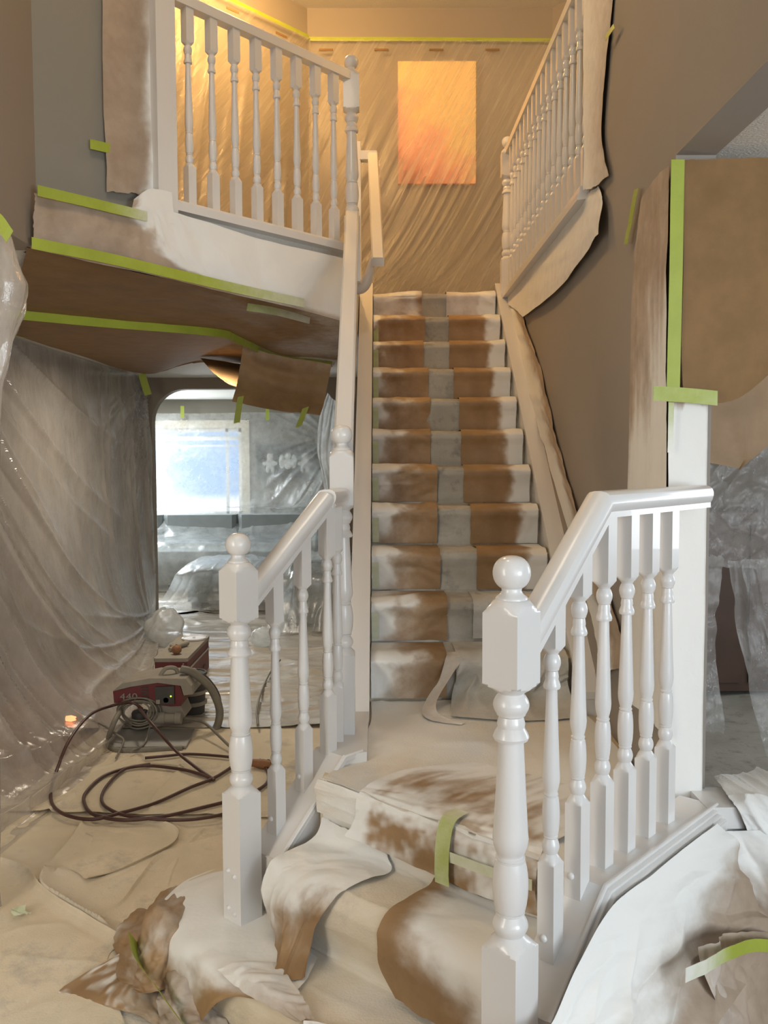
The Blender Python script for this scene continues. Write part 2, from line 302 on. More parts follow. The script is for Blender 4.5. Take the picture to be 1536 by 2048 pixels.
def ribbon(name, pts, wdir, width, off, label, group=None, spray=0.0, n=24, wob=0.002, cat='tape', material='tape', parent=None):
    P = cr(np.array(pts, float), n) if len(pts) > 2 else lin(np.array(pts, float), n); wdir = np.array(wdir, float); off = np.array(off, float)
    wd = np.broadcast_to(wdir/np.linalg.norm(wdir), P.shape); th = off/np.linalg.norm(off)*0.0012
    sd = abs(hash(label)) % 7 if False else len(label) % 7
    wv = fbm(np.linspace(0, 6, n)+sd, np.zeros(n)+sd, sd)[:, None]*wob*off/np.linalg.norm(off)
    a = P + wd*width/2 + off + wv; b = P - wd*width/2 + off + wv; v = []; f = []
    for i in range(n): v += [a[i], b[i], b[i]-th, a[i]-th]
    for i in range(n-1):
        for k in range(4): f.append((i*4+k, i*4+(k+1) % 4, i*4+4+(k+1) % 4, i*4+4+k))
    f += [(3, 2, 1, 0), tuple(4*(n-1)+k for k in range(4))]
    o = mk(name, v, f, material, parent, None, np.full(len(v), spray) if np.isscalar(spray) else np.repeat(np.interp(np.linspace(0, 1, n), np.linspace(0, 1, len(spray)), spray), 4))
    return tag(o, label, cat, group) if parent is None else o
def struct(o): o['kind'] = 'structure'; return o
def sweep(prof, path, side):
    """moulding / handrail: profile (side, up) mitred along a path lying in one vertical plane"""
    P = np.array(path, float); side = np.array(side, float); T = np.diff(P, axis=0); T /= np.linalg.norm(T, axis=1)[:, None]
    nrm = [np.cross(side, t) for t in T]; nrm = [q*np.sign(q[2]) for q in nrm]; rows = []
    for i in range(len(P)):
        if i == 0: b = nrm[0]; k = 1
        elif i == len(P)-1: b = nrm[-1]; k = 1
        else: b = nrm[i-1]+nrm[i]; b /= np.linalg.norm(b); k = 1/max(0.3, b@nrm[i])
        rows.append([P[i]+side*s+b*u*k for s, u in prof])
    n = len(prof); v = [p for r in rows for p in r]; f = []
    for i in range(len(P)-1):
        for k in range(n): f.append((i*n+k, i*n+(k+1) % n, (i+1)*n+(k+1) % n, (i+1)*n+k))
    f += [tuple(range(n-1, -1, -1)), tuple((len(P)-1)*n+k for k in range(n))]; return v, f

# ================================================================ STRUCTURE
def st_box(name, a, b, m): return struct(MB().box(a, b).build(name, m))
st_box('floor', (-4.6, -2.2, -0.1), (4.6, 12.8, 0.0), 'wood')
st_box('ceiling_upper', (-4.7, -2.2, 5.15), (4.7, 7.9, 5.3), 'ceil')
# lower ceiling / upper floor slab
lo = MB()
lo.prism([(-1.37, 3.60), (-0.145, 4.945), (-0.145, 6.29), (0.87, 6.29), (0.87, 7.3), (-4.6, 7.3), (-4.6, 3.60)], 2.5, 2.79)
lo.prism([(-4.6, -2.1), (-1.37, -2.1), (-1.37, 3.6), (-4.6, 3.6)], 2.5, 2.79); lo.box((-4.6, 7.3, 2.5), (1.0, 12.6, 2.79))
struct(lo.build('ceiling_lower', 'ceil'))
st_box('ceiling_dining', (0.967, -2.1, 2.54), (4.6, 7.3, 2.74), 'ceil')
# stair side wall with its end, the half wall under the balustrade, and the bulkhead
wr_ = MB()
wr_.prism([(0.852, 2.60), (0.967, 2.60), (1.012, 3.70), (1.012, 3.90), (0.897, 3.90), (0.897, 3.70)], 0, 5.15)
wr_.prism([(0.897, 3.90), (1.012, 3.90), (1.012, 7.1), (0.897, 7.1)], 0, 2.77)
wr_.prism([(0.852, -2.1), (0.967, -2.1), (0.967, 2.60), (0.852, 2.60)], 2.52, 5.15)
struct(wr_.build('wall_right', 'wall'))
wl = MB(); e = np.array([-1.37, 3.60, 0]); s = np.array([-0.94, 4.066, 0]); nb = V3*0.115
wl.prism([e, s, s+nb, e+nb], 2.5, 5.15)
struct(wl.build('wall_balcony_left', 'wall2'))
st_box('wall_upper_left', (-1.49, -2.1, 2.49), (-1.366, 3.60, 5.15), 'wall_dark')
wb_ = MB().box((-0.60, 7.1, 2.79), (1.36, 7.2, 5.15)); c0 = np.array([-0.555, 7.1, 0]); c1 = c0-D3*5.2
wb_.prism([c0, c1, c1+V3*0.1, c0+V3*0.1], 2.79, 5.15)
c2 = np.array([1.35, 7.1, 0]); q = np.array([0.70, -0.714, 0]); c3 = c2+q*2.2; nn = np.array([0.714, 0.70, 0])*0.1
wb_.prism([c3, c2, c2+nn, c3+nn], 2.74, 5.15); wb_.box((c3[0], -2.1, 2.74), (c3[0]+0.1, c3[1], 5.15))
struct(wb_.build('wall_upper_back', 'wall'))
st_box('wall_left', (-2.67, -2.1, 0), (-2.55, 9.2, 2.5), 'wall')
# wall with the rounded archway to the living room
ax0, ax1, azt, ar = -2.36, -0.60, 2.385, 0.34
aw = MB(); aw.box((-4.6, 9.2, 0), (ax0, 9.34, 2.5)); aw.box((ax1, 9.2, 0), (1.0, 9.34, 2.5))
arc = [(ax0+ar-ar*math.cos(t), azt-ar+ar*math.sin(t)) for t in np.linspace(0, math.pi/2, 9)] + [(ax1-ar+ar*math.sin(t), azt-ar+ar*math.cos(t)) for t in np.linspace(0, math.pi/2, 9)]
for (xa, za), (xb, zb) in zip(arc[:-1], arc[1:]):
    if xb-xa > 1e-4: aw.add([(xa, 9.2, za), (xb, 9.2, zb), (xb, 9.2, 2.5), (xa, 9.2, 2.5), (xa, 9.34, za), (xb, 9.34, zb), (xb, 9.34, 2.5), (xa, 9.34, 2.5)],
                            [(0, 1, 2, 3), (7, 6, 5, 4), (0, 4, 5, 1), (1, 5, 6, 2), (2, 6, 7, 3), (3, 7, 4, 0)])
struct(aw.build('wall_arch', 'wall_dark', smooth=30))
# living room shell and window
WX0, WX1, WZ0, WZ1, WY = -3.9, -1.95, 0.88, 2.10, 12.5
fw = MB().box((-4.6, WY, 0), (WX0, WY+0.1, 2.5)).box((WX1, WY, 0), (1.0, WY+0.1, 2.5)).box((WX0, WY, 0), (WX1, WY+0.1, WZ0)).box((WX0, WY, WZ1), (WX1, WY+0.1, 2.5))
struct(fw.build('wall_living_back', 'wall2'))
st_box('wall_living_left', (-4.7, 3.6, 0), (-4.6, 12.6, 2.5), 'wall2'); st_box('wall_living_right', (0.9, 7.1, 0), (1.0, 12.6, 2.5), 'wall2')
wn_ = struct(empty('window_1', ((WX0+WX1)/2, WY, WZ0)))
MB().box((WX0-0.02, WY-0.03, WZ0-0.08), (WX1+0.11, WY, WZ0)).box((WX0-0.02, WY-0.03, WZ1), (WX1+0.11, WY, WZ1+0.11)).box((WX1, WY-0.03, WZ0), (WX1+0.11, WY, WZ1)).build('window_trim', 'cream', wn_)
MB().box((WX0, WY+0.02, WZ0), (WX1, WY+0.07, WZ0+0.05)).box((WX0, WY+0.02, WZ1-0.05), (WX1, WY+0.07, WZ1)).box((WX1-0.05, WY+0.02, WZ0), (WX1, WY+0.07, WZ1)).box((-2.18, WY+0.02, WZ0), (-2.14, WY+0.07, WZ1)).build('window_frame', 'paint', wn_)
MB().box((WX0, WY+0.04, WZ0), (WX1, WY+0.046, WZ1)).build('pane', 'glass', wn_)
bl = empty('roller_blind', (-2.9, WY-0.07, WZ1-0.1), 'white roller blind rolled up at the top of the living room window', 'blind')
MB().lathe([(-0.92, 0.03), (0.92, 0.03)], (-2.9, WY-0.07, WZ1-0.14), 16, 0).build('roll', 'blind', bl, 40)
MB().box((-3.8, WY-0.06, WZ1-0.26), (-2.0, WY-0.05, WZ1-0.235)).build('bottom_bar', 'blind', bl)
# dining room and entry
st_box('wall_dining_back', (1.012, 7.1, 0), (4.6, 7.2, 2.54), 'wall_dark')
st_box('wall_dining_right', (4.6, -2.1, 0), (4.7, 7.2, 2.54), 'wall')
ef = MB(); ef.box((-4.6, -2.2, 0), (0.3, -2.1, 5.15)).box((2.4, -2.2, 0), (4.6, -2.1, 5.15)).box((0.3, -2.2, 0), (2.4, -2.1, 0.6)).box((0.3, -2.2, 4.7), (2.4, -2.1, 5.15))
struct(ef.build('wall_entry', 'wall'))

# ---------------------------------------------------------------- staircase
NY, NZ, GO, RI = 6.277, 2.8, 0.2495, 0.2
XL, XR = -0.049, 0.809
def nose(k): return NY-k*GO, NZ-k*RI
def noseline(y): return NZ-(NY-y)*RI/GO
sc_ = empty('staircase', (0.38, 3.6, 0), kind='structure')
for k in range(11):
    y, z = nose(k)
    b = MB().box((XL-0.01, y+0.02, z-RI-0.02 if k < 10 else 0.55), (XR+0.02, y+0.30 if k else y+0.06, z-0.012)); b.build('stair_step', 'canvas', sc_)
uvp = lambda pts: [uvz(u, v, 0) for u, v in pts]
MB().prism([uvz(0.45, 1.05, 0), uvz(0.45, 0.05, 0), (0.852, 2.60, 0), (0.897, 3.7, 0), (0.85, 3.80, 0), (-0.10, 3.80, 0)], 0, 0.592).build('stair_landing', 'canvas', sc_)
MB().prism(uvp([(0.25, 1.05), (0.25, 0.05), (0.9, 0.05), (0.9, 1.05)]), 0, 0.392).build('stair_step', 'canvas', sc_)
st1 = [(-0.10, -0.12), (0.93, -0.02), (0.62, 1.30), (0.55, 1.46), (0.42, 1.53), (0.27, 1.53), (0.12, 1.46), (0.04, 1.32), (0.01, 1.10), (0.0, 0.6), (-0.09, 0.12)]
MB().prism(uvp(st1[::-1]), 0, 0.172).build('stair_step', 'canvas', sc_)
# sloped skirt walls with caps either side of the main flight
def skirt(name, x0, x1, y0, cap):
    b = MB(); ys = [y0, 6.33]; prof = [(0, y0, 0.0 if x0 < 0 else 0.59), (0, y0, noseline(y0)+cap-0.02), (0, 6.33, noseline(6.33)+cap-0.02), (0, 6.33, 0.0 if x0 < 0 else 0.59)]
    b.extrude(prof, (x0+0.008, 0, 0), (x1-0.008, 0, 0)); o = struct(b.build(name, 'paint'))
    t = MB(); p = [(0, y0-0.012, noseline(y0)+cap-0.035), (0, y0-0.012, noseline(y0)+cap-0.005), (0, 6.33, noseline(6.33)+cap), (0, 6.33, noseline(6.33)+cap-0.03)]
    t.extrude(p, (x0, 0, 0), (x1, 0, 0)); t.build('cap_board', 'paint', o); return o
skirt('trim_1', -0.138, -0.05, 3.50, 0.05); skirt('trim_2', 0.811, 0.8965, 3.60, 0.045)

# ---------------------------------------------------------------- curbs of the lower flight
SL = 0.87
def curb(name, base, u0, uk, u1, zk, v0, v1, zfloor):
    """knee wall: slopes from u0 up to the kink uk, then level to u1 (u from base)"""
    b = MB(); zs = zk-(uk-u0)*SL
    pr = [base+D3*u0+Z3*zfloor, base+D3*u0+Z3*zs, base+D3*uk+Z3*zk, base+D3*u1+Z3*zk, base+D3*u1+Z3*zfloor]
    return b.extrude(pr, V3*v0, V3*v1)
cbR = struct(curb('', R0, 0.055, 0.295, 0.95, 0.660, -0.062, 0.045, 0.0).build('wall_curb_right', 'paint'))
# fluted moulding on the outer face
fl = [(-0.002, 0.007)]
for i_ in range(4):
    o_, z_ = 0.004+0.0085*i_, 0.007-0.0125*i_; fl += [(o_, z_), (o_+0.003, z_-0.0015), (o_+0.0042, z_-0.005), (o_+0.003, z_-0.0085), (o_-0.001, z_-0.0105)]
fl += [(0.034, -0.046), (0.034, -0.074), (-0.002, -0.076)]
pathR = [R0-V3*0.062+D3*u+Z3*z for u, z in ((0.055, 0.660-0.24*SL), (0.295, 0.660), (0.95, 0.660))]
v, f = sweep(fl, pathR, -V3); mk('moulding', v, f, 'paint', cbR, 25)
MB().obox(R0+D3*0.05-V3*0.008+Z3*0.30, D3*0.01, V3*0.06, Z3*0.13).build('end_board', 'paint', cbR)
cbL = struct(curb('', L0, 0.075, 0.375, 0.46, 0.640, -0.085, 0.055, 0.0).build('wall_curb_left', 'paint'))
pathL = [L0-V3*0.085+D3*u+Z3*z for u, z in ((0.075, 0.640-0.30*SL), (0.375, 0.640), (0.46, 0.640))]
v, f = sweep([(0, 0.006), (0.008, 0.005), (0.011, 0.0), (0.008, -0.010), (0.009, -0.016), (0.005, -0.022), (0, -0.023)], pathL, -V3); mk('moulding', v, f, 'paint', cbL, 30)
MB().obox(L0+D3*0.078-V3*0.060+Z3*0.272, D3*0.012, V3*0.028, Z3*0.108).build('end_board', 'paint', cbL)
lev = MB().prism([L0+D3*0.40+V3*0.05, L0+D3*0.40-V3*0.085, (-0.052, 3.02, 0), (-0.052, 3.53, 0), (-0.21, 3.53, 0), (-0.215, 3.12, 0)], 0, 0.639)
lev.build('curb_return', 'paint', cbL)
lw = MB().box((0.93, 2.47, 0), (2.6, 2.60, 0.66)); ow = struct(lw.build('wall_low_dining', 'paint')); MB().box((0.92, 2.455, 0.60), (2.6, 2.61, 0.662)).build('ledge_board', 'paint', ow)

# ================================================================ RAILINGS
BIG = 9.0
def turned(z0, zA, zB, z1, a, top=None):
    """square post turned between zA and zB: list of (z, radius) and half side a"""
    q = a/0.021; Lq = 1.0 if a < 0.03 else 1.25; r = 0.0195*q if a < 0.03 else 0.0185*q; g = r*0.72; c = a*1.4142+0.0005
    P = [(z0, BIG), (zA-0.001, BIG), (zA, c)]
    for t in np.linspace(0.2, 1, 4): P.append((zA+0.022*Lq*t, c+(g-c)*t**0.8))
    z = zA+0.022*Lq
    for t in np.linspace(0, 1, 8): P.append((z+0.032*Lq*t, g+(r-g)*math.sin(math.pi*(0.08+0.88*t))))
    z += 0.034*Lq; P += [(z, g), (z+0.003, g*1.14), (z+0.006, g*1.14), (z+0.008, g)]; z += 0.009
    for t in np.linspace(0, 1, 9): P.append((z+0.085*Lq*t, g+(r-g)*min(1, math.sin(math.pi*(0.06+0.88*t))**0.55)))
    z += 0.087*Lq; P += [(z, g), (z+0.003, g*1.14), (z+0.006, g*1.14), (z+0.008, g)]; z += 0.010
    zt = zB-0.096*Lq; rt = r*0.62 if a < 0.03 else r*0.70
    for t in (0, 0.03, 0.08, 0.14, 0.2, 0.3, 0.45, 0.6, 0.75, 0.9, 1.0):
        P.append((z+(zt-z)*t, g+(r-g)*math.sin(t/0.14*math.pi/2) if t < 0.14 else r+(rt-r)*((t-0.14)/0.86)**0.85))
    P += [(zt+0.001, r*0.93), (zt+0.006*Lq, r), (zt+0.012*Lq, r*0.93), (zt+0.022*Lq, r*0.74), (zt+0.028*Lq, r*0.78), (zt+0.033*Lq, r*0.74), (zt+0.040*Lq, r*0.68), (zt+0.043*Lq, r*0.80)]
    z = zt+0.045*Lq
    for t in np.linspace(0, 1, 8): P.append((z+0.030*Lq*t, r*0.72+(r-r*0.72)*math.sin(math.pi*(0.1+0.8*t))))
    P.append((zt+0.078*Lq, r*0.70))
    for t in np.linspace(0.0, 1, 5): P.append((zB-0.016*Lq*(1-t), g+(c-g)*t**1.2))
    P += [(zB+0.001, BIG), (z1, BIG)]
    if top: P = P[:-1] + top
    return P
def post_mesh(prof, a, cx, cy, rot, n=24):
    v = []; f = []; m = len(prof)
    for z, r in prof:
        for k in range(n):
            t = 2*math.pi*k/n; rr = min(r, a/max(abs(math.cos(t)), abs(math.sin(t)))); v.append((cx+rr*math.cos(t+rot), cy+rr*math.sin(t+rot), z))
    for i in range(m-1):
        for k in range(n): f.append((i*n+k, i*n+(k+1) % n, (i+1)*n+(k+1) % n, (i+1)*n+k))
    f += [tuple(range(n-1, -1, -1)), tuple((m-1)*n+k for k in range(n))]; return v, f
def baluster(c, z0, zA, zB, z1, rot, parent, a=0.021):
    v, f = post_mesh(turned(z0, zA, zB, z1, a), a, c[0], c[1], rot); return mk('baluster', v, f, 'paint', parent, 32)
def newel(c, z0, zA, zB, ztop, rot, parent, a=0.043, name='newel_post'):
    """ztop = top of the ball finial"""
    zc = ztop-0.118; cc = a*1.4142
    top = [(zc-0.001, BIG), (zc, cc), (zc+0.008, cc*0.86), (zc+0.016, cc*0.74), (zc+0.025, cc*0.62), (zc+0.028, cc*0.53)]
    v, f = post_mesh(turned(z0, zA, zB, zc, a, top), a, c[0], c[1], rot, 32); o = mk(name, v, f, 'paint', parent, 32)
    k = a/0.043; pf = [(zc+0.026, 0.0330*k), (zc+0.030, 0.0335*k), (zc+0.034, 0.0300*k), (zc+0.038, 0.0245*k), (zc+0.045, 0.0205*k), (zc+0.051, 0.0215*k)]
    for t in np.linspace(0.12, 1, 14): pf.append((ztop-0.034+0.034*-math.cos(math.pi*t) if False else (zc+0.046+ztop)/2-(ztop-zc-0.046)/2*math.cos(math.pi*t), max(0.0008, 0.0395*k*math.sin(math.pi*t)**0.8)))
    MB().lathe(pf, (c[0], c[1], 0), 32).build('ball_finial', 'paint', o, 50); return o
def plug(face_c, nrm, parent, r=0.009):
    nrm = np.array(nrm, float); a = np.cross(nrm, Z3); b = Z3; v = []; f = []; n = 12
    for h, rr in ((0, 1), (0.003, 0.98), (0.006, 0.75), (0.0075, 0.35)):
        for k in range(n): v.append(np.array(face_c)+nrm*(h)+r*rr*(a*math.cos(2*math.pi*k/n)+b*math.sin(2*math.pi*k/n)))
    for i in range(3):
        for k in range(n): f.append((i*n+k, i*n+(k+1) % n, (i+1)*n+(k+1) % n, (i+1)*n+k))
    f.append(tuple(3*n+k for k in range(n))); mk('screw_plug', v, f, 'paint', parent, 60)
RAIL = [(-0.026, -0.032), (-0.026, -0.018), (-0.031, -0.010), (-0.034, 0.002), (-0.034, 0.012), (-0.030, 0.022), (-0.022, 0.028), (-0.008, 0.031), (0.008, 0.031), (0.022, 0.028), (0.030, 0.022), (0.034, 0.012), (0.034, 0.002), (0.031, -0.010), (0.026, -0.018), (0.026, -0.032)]
BOXRAIL = [(-0.027, -0.024), (-0.027, 0.020), (-0.021, 0.026), (0.021, 0.026), (0.027, 0.020), (0.027, -0.024)]
# --- right railing of the lower flight
rr_ = empty('stair_railing', R0+Z3*0.172, 'glossy white railing with turned balusters between the tallest newel and the papered wall end', 'railing')
nR = newel(R0, 0.172, 0.622, 1.185, 1.4515, ROT, rr_)
uk = 0.37; zk = 1.543
v, f = sweep(RAIL, [R0+D3*u+Z3*z for u, z in ((0.035, zk-(uk-0.035)*SL), (uk, zk), (0.965, zk))], V3); mk('handrail', v, f, 'paint', rr_, 30)
last = None
for u in (0.160, 0.277, 0.395, 0.512, 0.629, 0.746):
    zb = 0.660-max(0, 0.295-u)*SL; zt = zk-max(0, uk-u)*SL-0.034; ex = 0.02
    if u < 0.38:
        b = baluster(R0+D3*u, zb-0.02, zb+0.205, zb+0.205+0.49, zt+0.03, ROT, rr_)
        plug(R0+D3*(u-0.021)+Z3*(zb+0.035)+V3*0.004, -D3, b)
    elif last is None: last = baluster(R0+D3*u, zb, zb+0.205, zt-0.152, zt+0.006, ROT, rr_); lu = u
    else: copy_of(last, D3*(u-lu), rr_)
# --- left railing of the lower flight
MN = np.array([-0.142, 3.255, 0.0])
rl = empty('stair_railing', L0+Z3*0.172, 'short white railing with turned balusters beside the paint sprayer', 'railing')
nL = newel(L0, 0.172, 0.60, 1.158, 1.424, ROT, rl)
for zz in (0.225, 0.345):
    for vv in (-0.014, 0.016): plug(L0-D3*0.043+V3*vv+Z3*(zz+(0.012 if vv > 0 else 0)), -D3, nL, 0.008)
ukl = 0.385; zkl = 1.518; kp = L0+D3*ukl+Z3*zkl
v, f = sweep(RAIL, [L0+D3*0.035+Z3*(zkl-(ukl-0.035)*SL), kp], V3)
v2, f2 = sweep(RAIL, [kp-D3*0.0+np.array([0, -0.012, 0]), np.array([MN[0], MN[1]-0.03, zkl])], np.array([-1.0, 0, 0]) if False else np.cross(Z3, (MN-L0-D3*ukl)/np.linalg.norm(MN-L0-D3*ukl)))
b_ = MB(); b_.add(v, f); b_.add(v2, f2); b_.build('handrail', 'paint', rl, 30)
for t in (0.146, 0.270, 0.385):
    zb = 0.640-max(0, 0.375-t)*SL; zt = zkl-max(0, ukl-t)*SL-0.034
    b = baluster(L0+D3*t, zb-0.02, zb+0.195, zb+0.195+0.49, zt+0.02, ROT, rl)
    if t < 0.3: plug(L0+D3*(t-0.021)+Z3*(zb+0.035)+V3*0.004, -D3, b)
baluster((-0.158, 3.15), 0.639, 0.835, 1.335, 1.49, 0, rl)
# --- main flight: newel, long sloping handrail, upper newel
UN = np.array([-0.150, 4.93, 0.0])
rm = empty('stair_railing', MN+Z3*0.639, 'long white sloping handrail from landing newel up to the balcony', 'railing')
newel(MN, 0.639, 0.93, 1.485, 1.777, 0, rm)
MR = [(-0.036, -0.03), (-0.036, 0.020), (-0.028, 0.028), (0.028, 0.028), (0.036, 0.020), (0.036, -0.03)]
v, f = sweep(MR, [(MN[0]+0.004, 3.29, 1.695), (UN[0]+0.002, 4.885, 2.97)], (1.0, 0, 0)); mk('handrail', v, f, 'paint', rm, 30)
# --- balcony railing
ru = empty('balcony_railing', UN+Z3*2.79, 'white balcony railing with eight turned balusters and ball topped newel', 'railing')
newel(UN, 2.62, 2.965, 3.545, 3.832, 0, ru)
S0 = np.array([-0.945, 4.060, 0]); S1 = UN-D3*0.02
v, f = sweep(BOXRAIL, [S0+Z3*3.715, UN-D3*0.0+Z3*3.715], V3); mk('handrail', v, f, 'paint', ru, 20)
v, f = sweep([(-0.055, -0.035), (-0.055, 0.0), (-0.048, 0.012), (0.048, 0.012), (0.055, 0.0), (0.055, -0.035)], [S0+Z3*2.80, UN-D3*0.04+Z3*2.80], V3); mk('shoe_rail', v, f, 'paint', ru, 20)
MB().obox(S0-D3*0.045+Z3*3.30, D3*0.05, V3*0.062, Z3*0.55).obox(S0-D3*0.045+Z3*4.45, D3*0.05, V3*0.062, Z3*0.62).build('wall_post', 'paint', ru)
b0 = None
for i in range(8):
    c = np.array([-0.868, 4.146, 0])+np.array([0.0893, 0.0981, 0])*i
    if b0 is None: b0 = baluster(c, 2.81, 2.985, 3.545, 3.70, ROT, ru); cc0 = c
    else: copy_of(b0, c-cc0, ru)
# --- right balcony railing on the half wall
RX = 0.905
rb = empty('balcony_railing', (RX, 5.0, 2.77), 'long white railing of closely seen balusters on top of stair side wall', 'railing')
newel(np.array([0.880, 6.215, 0]), 2.60, 3.02, 3.59, 3.856, 0, rb)
v, f = sweep(BOXRAIL, [(RX, 3.88, 3.755), (RX-0.02, 6.20, 3.755)], (1.0, 0, 0)); mk('handrail', v, f, 'paint', rb, 20)
v, f = sweep([(-0.060, -0.045), (-0.060, -0.02), (-0.052, -0.012), (-0.048, 0.014), (0.05, 0.014), (0.05, -0.03)], [(RX, 3.86, 2.80), (RX-0.005, 6.20, 2.80)], (1.0, 0, 0)); mk('shoe_rail', v, f, 'paint', rb, 20)
b0 = None
for i in range(16):
    c = np.array([RX-0.001*i, 3.955+0.139*i, 0])
    if b0 is None: b0 = baluster(c, 2.81, 3.0, 3.575, 3.74, 0, rb); cc0 = c
    else: copy_of(b0, c-cc0, rb)
# --- wall handrail above the main flight with bracket
wh = empty('wall_handrail', (-0.02, 5.2, 2.6), 'cream lit handrail stub with metal bracket above the top steps', 'handrail')
ph_ = [(-0.010, 5.12, 2.775), (-0.045, 6.32, 3.775)]
v, f = sweep([(-0.033, -0.03), (-0.036, 0.012), (-0.028, 0.026), (0.028, 0.026), (0.036, 0.012), (0.033, -0.03)], ph_, (1.0, 0, 0)); mk('rail', v, f, 'paint', wh, 30)
MB().box((-0.135, 6.28, 3.73), (-0.02, 6.35, 3.79)).build('return', 'paint', wh)
MB().tube([(-0.145, 5.30, 2.66), (-0.11, 5.28, 2.66), (-0.075, 5.26, 2.70), (-0.03, 5.25, 2.85)], [0.034, 0.036, 0.032, 0.018], 12, 5).build('bracket', 'paint', wh, 50)
MB().box((-0.215, 5.0, 2.45), (-0.145, 6.34, 2.80)).build('mounting_board', 'paint', wh)
MB().box((-0.20, 6.30, 2.79), (-0.13, 6.38, 3.86)).build('end_post', 'paint', wh)

# ================================================================ PAPER, CLOTH, FILM
def crumple(lu, lv, a=0.006, fq=9.0, seed=0, soft=0.5):
    def g(S, T, P):
        x, y = S*lu, T*lv; wx = x+0.05*fbm(x*4, y*4, seed); wy = y+0.05*fbm(x*4+9, y*4, seed+1)
        return 1.7*a*((facet(wx*fq, wy*fq, seed)-0.4)*1.2 + 0.5*(facet(wx*fq*2.4+3, wy*fq*2.4, seed+3)-0.4)) + a*soft*1.6*fbm(x*3, y*3, seed+2)
    return g
def drape(lu, lv, a=0.008, fq=3.0, seed=0):
    return lambda S, T, P: a*(ridge(S*lu*fq+seed, T*lv*fq, seed)*0.6 + fbm(S*lu*fq*0.7, T*lv*fq*0.7+seed, seed+3))
def px_z(pts, z): return [at_z(x, y, z) for x, y in pts]
def px_pl(pts, P, off=0.0): return [at_pl(x, y, P, off) for x, y in pts]
def px_x(pts, X): return [at_x(x, y, X) for x, y in pts]
def px_y(pts, Y): return [at_y(x, y, Y) for x, y in pts]
def thing_sheet(name, label, cat, *a, group=None, kind=None, **k): return tag(sheet(name, *a, **k), label, cat, group, kind)

# --- upper hall: film over the back wall and the angled walls
def streak(lu, lv, a=0.02, sl=0.5, fq=9, seed=0, t0=0.05):
    return lambda S, T, P: a*sstep(t0, t0+0.35, T)*(ridge((S*lu+T*lv*sl)*fq, T*lv*0.3+S*0.3, seed, 2)+0.6*vnoise((S*lu+T*lv*sl)*fq*2.2, T*lv*0.8, seed+4)) + 0.01*fbm(S*lu*3, T*lv*2, seed)
hf = thing_sheet('masking_film', 'amber lit plastic film taped across the upper back wall', 'plastic sheet',
    [[(-0.54, 7.045, 4.885), (0.4, 7.05, 4.885), (1.34, 7.05, 4.885)], [(-0.54, 7.02, 3.9), (0.4, 7.02, 3.9), (1.34, 7.02, 3.9)], [(-0.52, 6.98, 3.2), (0.4, 6.96, 3.2), (1.32, 6.98, 3.2)], [(-0.5, 6.72, 2.83), (0.4, 6.66, 2.83), (1.30, 6.74, 2.83)]],
    150, 260, 'film_hall', disp=streak(1.9, 2.2, 0.026, 0.55, 13, 2))
for px_ in (652, 763, 873, 985):
    p = at_y(px_, 100, 7.035); MB().box((p[0]-0.055, 7.03, p[2]-0.008), (p[0]+0.055, 7.033, p[2]+0.008)).build('print_mark', 'mark', hf)
aL = np.array([-0.545, 7.035, 0]); aLe = aL-D3*3.6
lf = thing_sheet('masking_film', 'amber lit plastic film on the angled wall behind the balcony railing', 'plastic sheet',
    [[aLe+Z3*4.885-V3*0.02, (aL+aLe)/2+Z3*4.885-V3*0.02, aL+Z3*4.885-V3*0.02], [aLe+Z3*3.7-V3*0.06, (aL+aLe)/2+Z3*3.7-V3*0.06, aL+Z3*3.7-V3*0.05], [aLe+Z3*2.83-V3*0.3, (aL+aLe)/2+Z3*2.83-V3*0.3, aL+Z3*2.83-V3*0.25]],
    120, 260, 'film_hall', disp=streak(3.6, 2.1, 0.024, 0.25, 6, 5, 0.0))
for px_, py_ in ((465, 21), (562, 70)):
    p = at_pl(px_, py_, aL, 0.02); MB().obox(p-V3*0.004, D3*0.055, V3*0.0015, Z3*0.008).build('print_mark', 'mark', lf)
aR = np.array([1.33, 7.05, 0]); qR = np.array([0.70, -0.714, 0])
thing_sheet('masking_film', 'amber lit plastic film behind the balusters on the half wall', 'plastic sheet',
    [[aR+Z3*4.88, aR+qR*2.1+Z3*4.88], [aR+Z3*3.6+np.array([-0.03, -0.03, 0]), aR+qR*2.1+Z3*3.6+np.array([-0.03, -0.03, 0])], [aR+Z3*2.80+np.array([-0.12, -0.12, 0]), aR+qR*2.1+Z3*2.80+np.array([-0.12, -0.12, 0])]],
    60, 130, 'film_hall', disp=streak(2.1, 2.1, 0.02, 0.5, 7, 8))
ribbon('masking_tape', [(-0.555, 7.08, 4.90), (0.4, 7.08, 4.895), (1.35, 7.08, 4.885)], Z3, 0.03, (0, -0.02, 0), 'narrow green tape line along the upper back wall', 'film tape lines upstairs', n=40)
ribbon('masking_tape', [aLe+Z3*4.90, aL+Z3*4.90], Z3, 0.03, -V3*0.01, 'narrow green tape line along the angled wall above the balcony railing', 'film tape lines upstairs', n=40)
